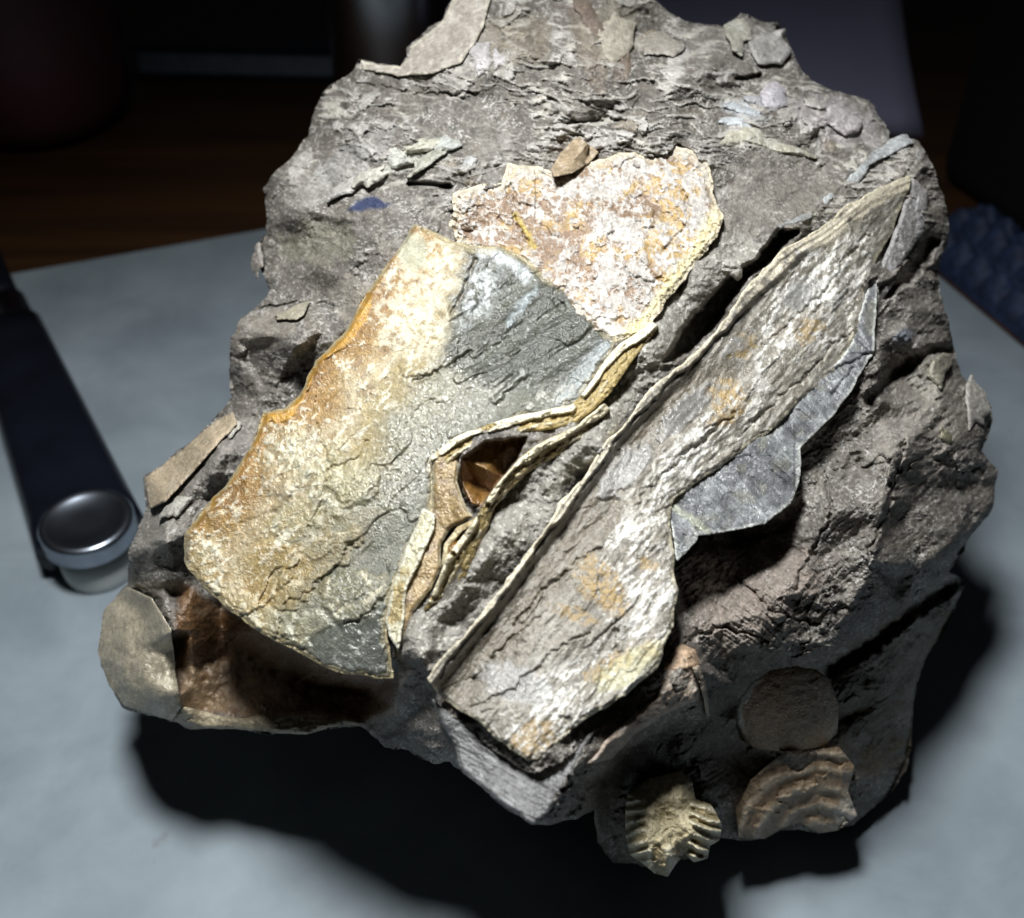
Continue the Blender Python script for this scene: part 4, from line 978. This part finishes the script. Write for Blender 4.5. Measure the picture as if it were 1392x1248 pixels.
# lower left shell lobe, and the thin shell lip under the hollow
def paint_lobe(x, y, ed):
    q_ = ((x - 192) / 66) ** 2 + ((y - 892) / 100) ** 2
    rel = -1.1 * np.sqrt(np.clip(1 - q_, 0, 1)) - .05 * tri(x, y, 30, 811) - .03 * np.sin(np.hypot(x - 260, (y - 900) * .7) / 4.5 + 3 * fbm(x, y, 40, 812, 3)) - .02 * fbm(x, y, 9, 816, 3)
    col = np.asarray((.38, .34, .25)) * (1 + .35 * fbm(x, y, 26, 813, 4) + .25 * fbm(x, y, 8, 814, 3))[..., None]
    col = mix(col, (.50, .44, .34), .6 * sstep(.1, .45, fbm(x, y, 34, 815, 3)))
    return rel, col, np.full(x.shape, .75)
plate('shell_lobe', [(172,798),(142,829),(133,885),(149,932),(169,960),(233,980),(246,962),(238,905),(232,855),(206,812)], .1, paint_lobe, .8, 1.5, 1.5, 53, None, 'glossy rounded shell lobe low on the left')
plate('shell_edge', [(234,980),(261,992),(309,989),(374,997),(418,997),(446,989),(490,985),(474,974),(450,968),(420,964),(380,968),(330,977),(300,972),(250,962)], .35, paint_slate((.36, .31, .21), .45, .03, 0, 10, .6, (.25, .2, .13), 6), .5, 1.5, 2.0, 54)

# shelf fragments right of the long shell
plate('shell_fragment', [(797,1040),(822,1010),(860,972),(893,946),(897,918),(914,888),(926,876),(944,882),(955,902),(955,930),(950,950),(902,973),(862,1000),(832,1030)], .2,
      paint_slate((.42, .34, .27), .35, .03, -35, 14, .7, (.56, .52, .46), 7), .3, 1.5, 2.5, 55, None, 'tan and grey shell shelf')
plate('shell_fragment', [(900,912),(914,884),(928,875),(946,884),(952,905),(930,914)], .42, paint_slate((.46, .33, .22), .4, .02, 20, 12, .5, (.36, .25, .17), 8), .3, 1.3, 1.5, 56)
plate('shell_blade', ribbon([(946,905),(954,925),(960,950),(963,975)], 5, 2), .7, paint_slate((.40, .33, .25), .4, .02, 70, 8, .5, (.5, .44, .36), 9), .5, 1.2, 1.2, 57)

# domed clam, ribbed oyster, ribbed ammonite
def paint_clam(x, y, ed):
    q = np.clip(1 - ((x - 1070) / 72) ** 2 - ((y - 965) / 66) ** 2, 0, 1)
    r = np.hypot(x - 1090, y - 1010)
    rel = -.34 * np.sqrt(q) - .012 * flaky(x, y, 24, 825) - .003 * np.sin(r / 2.4 + fbm(x, y, 30, 821, 2)) - .015 * fbm(x, y, 12, 822, 3)
    col = np.asarray((.20, .125, .045)) * (1 + .3 * fbm(x, y, 30, 823, 3))[..., None]
    col = mix(col, (.24, .125, .022), .7 * blob(x, y, 1040, 970, 38, 34))
    col = mix(col, (.62, .60, .55), .9 * (1 - sstep(7, 12, ed + 6 * fbm(x, y, 20, 824, 3))) * sstep(1045, 1020, x) * sstep(1000, 985, y))
    return rel, col, np.full(x.shape, .75)
plate('clam_shell', K_P, K_C, paint_clam, .9, 1.5, 1.0, 58, None, 'round brown clam shell')
def paint_oyster(x, y, ed):
    r = np.hypot((x - 1118) * .9, (y - 1150)) + 8 * fbm(x, y, 40, 831, 3)
    w_ = np.sin(r / 3.9) * (.6 + .8 * fbm(x, y, 40, 835, 2))
    rel = -.08 * w_ - .4 * np.sqrt(np.clip(ed / 50, 0, 1)) - .08 * flaky(x, y, 22, 834) - .03 * fbm(x, y, 10, 832, 3)
    col = np.asarray((.25, .18, .11)) * (1 + .3 * fbm(x, y, 20, 833, 3))[..., None]
    col = mix(col, (.46, .39, .29), .75 * sstep(.0, .6, w_))
    col = mix(col, (.60, .56, .48), .7 * blob(x, y, 1150, 1105, 14, 22, 20))
    return rel, col, np.full(x.shape, .35)
plate('oyster_shell', [(1003,1138),(1000,1100),(1020,1060),(1058,1028),(1100,1022),(1140,1015),(1162,1042),(1152,1075),(1166,1108),(1140,1128),(1117,1132),(1085,1119),(1060,1128),(1039,1140)],
      [(1003,1138,24.4),(1058,1028,23.6),(1140,1015,23.8),(1166,1108,24.8),(1060,1128,24.6)], paint_oyster, .9, 1.5, 1.2, 59, None, 'ribbed brown oyster shell')
def paint_ammonite(x, y, ed):
    th = np.arctan2(y - 1118, x - 905); r = np.hypot(x - 905, (y - 1118))
    wv = 2.2 * fbm(x, y, 40, 843, 2)
    lf = sstep(888, 872, x + 10 * fbm(x, y, 20, 846, 2)) * sstep(1078, 1088, y); rt = sstep(932, 944, x + 10 * fbm(x, y, 20, 847, 2)) * sstep(1080, 1092, y); bt = sstep(1140, 1155, y) * (1 - lf) * (1 - rt)
    rib = lf * np.sin((y + .15 * x) / 2.3 + wv) + rt * np.sin((y - .45 * x + .004 * (x - 940) ** 2) / 2.3 + wv) + bt * np.sin(x / 4.5 + wv)
    rm = np.clip(lf + rt + bt, 0, 1)
    rel = -.9 * np.sqrt(np.clip(ed / 36, 0, 1)) + .40 * np.exp(-(r / 24) ** 2) - .10 * rib * rm - .25 * tri(x, y, 26, 845) - .06 * flaky(x, y, 12, 848) - .06 * fbm(x, y, 10, 841, 3)
    col = np.asarray((.48, .42, .27)) * (1 + .3 * fbm(x, y, 18, 842, 3))[..., None]
    col = mix(col, (.72, .68, .52), .7 * rm * sstep(0, .9, rib))
    col = mix(col, (.24, .18, .07), .6 * rm * sstep(.2, -.8, rib))
    return rel, col, np.full(x.shape, .35)
plate('ammonite', [(853,1078),(878,1060),(924,1048),(941,1063),(945,1086),(966,1093),(974,1106),(981,1122),(978,1142),(965,1150),(962,1167),(943,1172),(930,1160),(919,1174),(908,1192),(890,1187),(872,1172),(857,1162),(849,1132),(850,1102)],
      [(853,1078,21.1),(924,1048,21.2),(981,1122,21.0),(908,1192,20.7),(849,1132,21.0),(905,1120,20.9)], paint_ammonite, 2.6, 1.3, .8, 60, None, 'small cream ribbed ammonite')

# ================================================================ THINGS AROUND IT
BLACK = plain('black_plastic', (.006, .008, .014), .30, 0, 60, 0, .5, (.004, .005, .009))
CHROME = plain('chrome', (.62, .66, .72), .16, 1.0, 90, 0, .5, (.5, .54, .6))
MILK = plain('milky_plastic', (.50, .52, .50), .35, 0, 50)
# black handled tool with a round chrome end, lying on the board
kn = on_ground(140, 772, 0)
tool = empty('black_handle_tool', (kn.x, kn.y, 0))
tag(tool, 'black tapered handle with round chrome end cap lying on the board', 'tool')
k = .0137
bm_obj('foot', lathe([(0, 0), (k * .78, 0), (k * .82, .002), (k * .84, .0135), (0, .0135)]), MILK, tool, True)
SATIN = plain('satin_chrome', (.34, .38, .44), .30, 1.0, 120, 0, .5, (.26, .29, .34))
cap = bm_obj('end_cap', lathe([(0, .0135), (k * .93, .0135), (k, .0145), (k * .97, .0158), (k, .0171), (k * .97, .0184), (k, .0197), (k * .96, .0208), (k * .84, .0214), (k * .78, .0206), (k * .3, .0198), (0, .0200)]), SATIN, tool, True)
# handle: tapered rounded bar from the cap toward the far left
far = on_ground(2, 425, .012); dv = Vector((far.x - kn.x, far.y - kn.y)); Lh = dv.length; dv.normalize(); nv = Vector((-dv.y, dv.x))
def bar(l0, l1, w0, w1, h0, h1, z0, z1, seg=20, rings=10):
    bm = bmesh.new(); R = []
    for i in range(rings + 1):
        t = i / rings; l = l0 + (l1 - l0) * t; w_ = w0 + (w1 - w0) * t; h = h0 + (h1 - h0) * t; z = z0 + (z1 - z0) * t
        R.append([bm.verts.new((dv.x * l + nv.x * w_ * math.copysign(abs(math.cos(a)) ** .7, math.cos(a)), dv.y * l + nv.y * w_ * math.copysign(abs(math.cos(a)) ** .7, math.cos(a)), z + h * math.copysign(abs(math.sin(a)) ** .7, math.sin(a))))
                  for a in [2 * math.pi * q / seg for q in range(seg)]])
    for A_, B_ in zip(R[:-1], R[1:]):
        for q in range(seg): bm.faces.new((A_[q], A_[(q + 1) % seg], B_[(q + 1) % seg], B_[q]))
    bm.faces.new(R[0][::-1]); bm.faces.new(R[-1])
    return bm
bm_obj('handle', bar(.002, Lh * .93, .0162, .0125, .0085, .0085, .0105, .0090), BLACK, tool, True)
bm_obj('ferrule', bar(Lh * .93, Lh * 1.06, .0112, .0105, .0078, .0076, .0090, .0092), CHROME, tool, True)
bm_obj('shaft', bar(Lh * 1.06, Lh * 1.75, .0088, .0082, .0066, .006, .0092, .0092), BLACK, tool, True)

# steel cylinder behind the rock
sp_ = on_ground(528, 150, BZ)
can = empty('steel_cylinder', (sp_.x, sp_.y, BZ)); tag(can, 'shiny dark steel cylinder standing behind the rock', 'cylinder')
bm_obj('body', lathe([(0, 0), (.026, 0), (.027, .001), (.027, .14), (.026, .141), (0, .141)], 64), plain('steel', (.6, .61, .64), .32, 1.0, 30, 0, .5, (.5, .51, .54)), can, True)
bm_obj('rim', lathe([(.0272, .132), (.0282, .133), (.0282, .139), (.0272, .140)], 64), CHROME, can, True)

# maroon pot
mp_ = on_ground(60, 165, BZ)
pot = empty('maroon_pot', (mp_.x, mp_.y, BZ)); tag(pot, 'dark maroon round-bottomed pot on the wooden table', 'pot')
MAR = plain('maroon_glaze', (.10, .035, .045), .5, 0, 25, .1)
bm_obj('bowl', lathe([(0, 0), (.03, 0), (.04, .004), (.047, .016), (.049, .04), (.049, .13), (.046, .13), (.046, .045), (.04, .01), (0, .006)], 64), MAR, pot, True)
bm_obj('lip', lathe([(.0455, .130), (.0495, .130), (.0505, .133), (.0495, .136), (.0455, .136), (.0445, .133), (.0455, .130)], 64), MAR, pot, True)

# book with pale page edges at the far left
PAGE = plain('page_edges', (.33, .40, .50), .7, 0, 200)
COVER = plain('dark_blue_cover', (.012, .017, .035), .5, 0, 40)
b0 = on_ground(192, 103, BZ); b1 = on_ground(470, 103, BZ)
book = empty('closed_book', (b0.x, b0.y, BZ)); tag(book, 'dark blue closed book with pale page edges behind the board', 'book')
ex = b1.x - b0.x + .06
bm_obj('back_cover', slab([(-.003, -.003), (ex, -.012), (ex + .03, .14), (.05, .15)], 0, .002), COVER, book)
bm_obj('page_block', slab([(0, 0), (ex - .003, -.008), (ex + .027, .137), (.053, .147)], .002, .016), PAGE, book)
bm_obj('front_cover', slab([(-.003, -.003), (ex, -.012), (ex + .03, .14), (.05, .15)], .016, .018), COVER, book)

# lavender card leaning behind the rock
CARD = plain('lavender_card', (.42, .42, .62), .75, 0, 14, .05, .4, (.37, .37, .56))
pb = on_ground(1256, 186, BZ)
def at_y(px, py, Yw):
    v = (py - CY) / FPX
    return Vector(place(px, py, Yw / (CS - v * SN)))
tr = at_y(1222, -60, pb.y + .07); bl = on_ground(830, 150, BZ); tl = at_y(800, -60, bl.y + .07)
bm = bmesh.new()
NU, NV = 14, 8
F_, K_ = [], []
for j in range(NV + 1):
    for i in range(NU + 1):
        s_, t_ = i / NU, j / NV
        p = (bl.lerp(pb, s_)).lerp(tl.lerp(tr, s_), t_)
        p = p + Vector((0, .012 * math.sin(math.pi * t_), 0)) - Vector((pb.x, pb.y, BZ))
        F_.append(bm.verts.new(p)); K_.append(bm.verts.new(p + Vector((.0, .0018, .0004))))
for j in range(NV):
    for i in range(NU):
        a = j * (NU + 1) + i; q = (a, a + 1, a + NU + 2, a + NU + 1)
        bm.faces.new([F_[n_] for n_ in q]); bm.faces.new([K_[n_] for n_ in q[::-1]])
def rim_(a, b): bm.faces.new((F_[a], K_[a], K_[b], F_[b]))
for i in range(NU): rim_(i, i + 1); rim_(NV * (NU + 1) + i, NV * (NU + 1) + i + 1)
for j in range(NV): rim_(j * (NU + 1), (j + 1) * (NU + 1)); rim_(j * (NU + 1) + NU, (j + 1) * (NU + 1) + NU)
tag(bm_obj('lavender_card', bm, CARD, None, True, (pb.x, pb.y, BZ)), 'large lavender-grey card leaning behind the rock', 'card')

# dark blue knitted cloth heaped beyond the right edge of the board
q0 = on_ground(1300, 345, BZ)
NX, NY = 120, 60
cx_, cy_ = np.meshgrid(np.linspace(0, .17, NX), np.linspace(0, .042, NY))
th = math.atan2(w.y, w.x)
row = cy_ / .0105; colm = cx_ / .012 + .5 * (np.floor(row) % 2)
bump_ = np.abs(np.sin(np.pi * row)) ** .7 * (.35 + .65 * np.abs(np.sin(np.pi * colm)) ** .7)
edge_ = np.minimum(np.minimum(cx_, .17 - cx_), np.minimum(cy_, .042 - cy_))
hz = .003 + .010 * sstep(0, .02, edge_) + .009 * bump_ + .003 * fbm(cx_ * 1000, cy_ * 1000, 60, 3, 2)
hz = np.where(edge_ <= 1e-9, 0.0, hz)
# lay the cloth's long side along the board's right edge, just outside it
e0 = k0 + w * .10 - u * .006
px_ = e0.x + w.x * cx_ - u.x * cy_; py_ = e0.y + w.y * cx_ - u.y * cy_
co = np.stack([px_, py_, BZ + hz], -1).reshape(-1, 3)
ids = np.arange(NX * NY).reshape(NY, NX)
qd = np.stack([ids[:-1, :-1], ids[:-1, 1:], ids[1:, 1:], ids[1:, :-1]], -1).reshape(-1, 4)
co0 = co[0].copy(); co0[2] = BZ
cl = np_mesh('knitted_cloth', co - co0, qd, mat=plain('blue_wool', (.018, .034, .085), .7, 0, 300, .3, .4, (.006, .01, .028)))
cl.location = co0
tag(cl, 'dark blue chunky knitted cloth heaped beside the board', 'cloth')

# added black case to keep the area beyond the cloth dark
e1 = k0 - u * .052 + w * .055
case = empty('dark_block', (e1.x, e1.y, BZ)); tag(case, 'added matte black case standing beyond the knitted cloth', 'case')
BLOCK = plain('block_black', (.006, .006, .008), .9, 0, 400, .3, .2, (.003, .003, .004))
pts_ = [Vector((0, 0)), w * .34, w * .34 - u * .16, -u * .16]
bm_obj('shell', slab(pts_, 0, .20, .012), BLOCK, case, False)
o_ = .002
pts_ = [-w * o_ + u * o_, w * (.34 + o_) + u * o_, w * (.34 + o_) - u * (.16 + o_), -w * o_ - u * (.16 + o_)]
bm_obj('block_band', slab(pts_, .145, .151, .001), plain('band_black', (.012, .012, .014), .5), case, False)
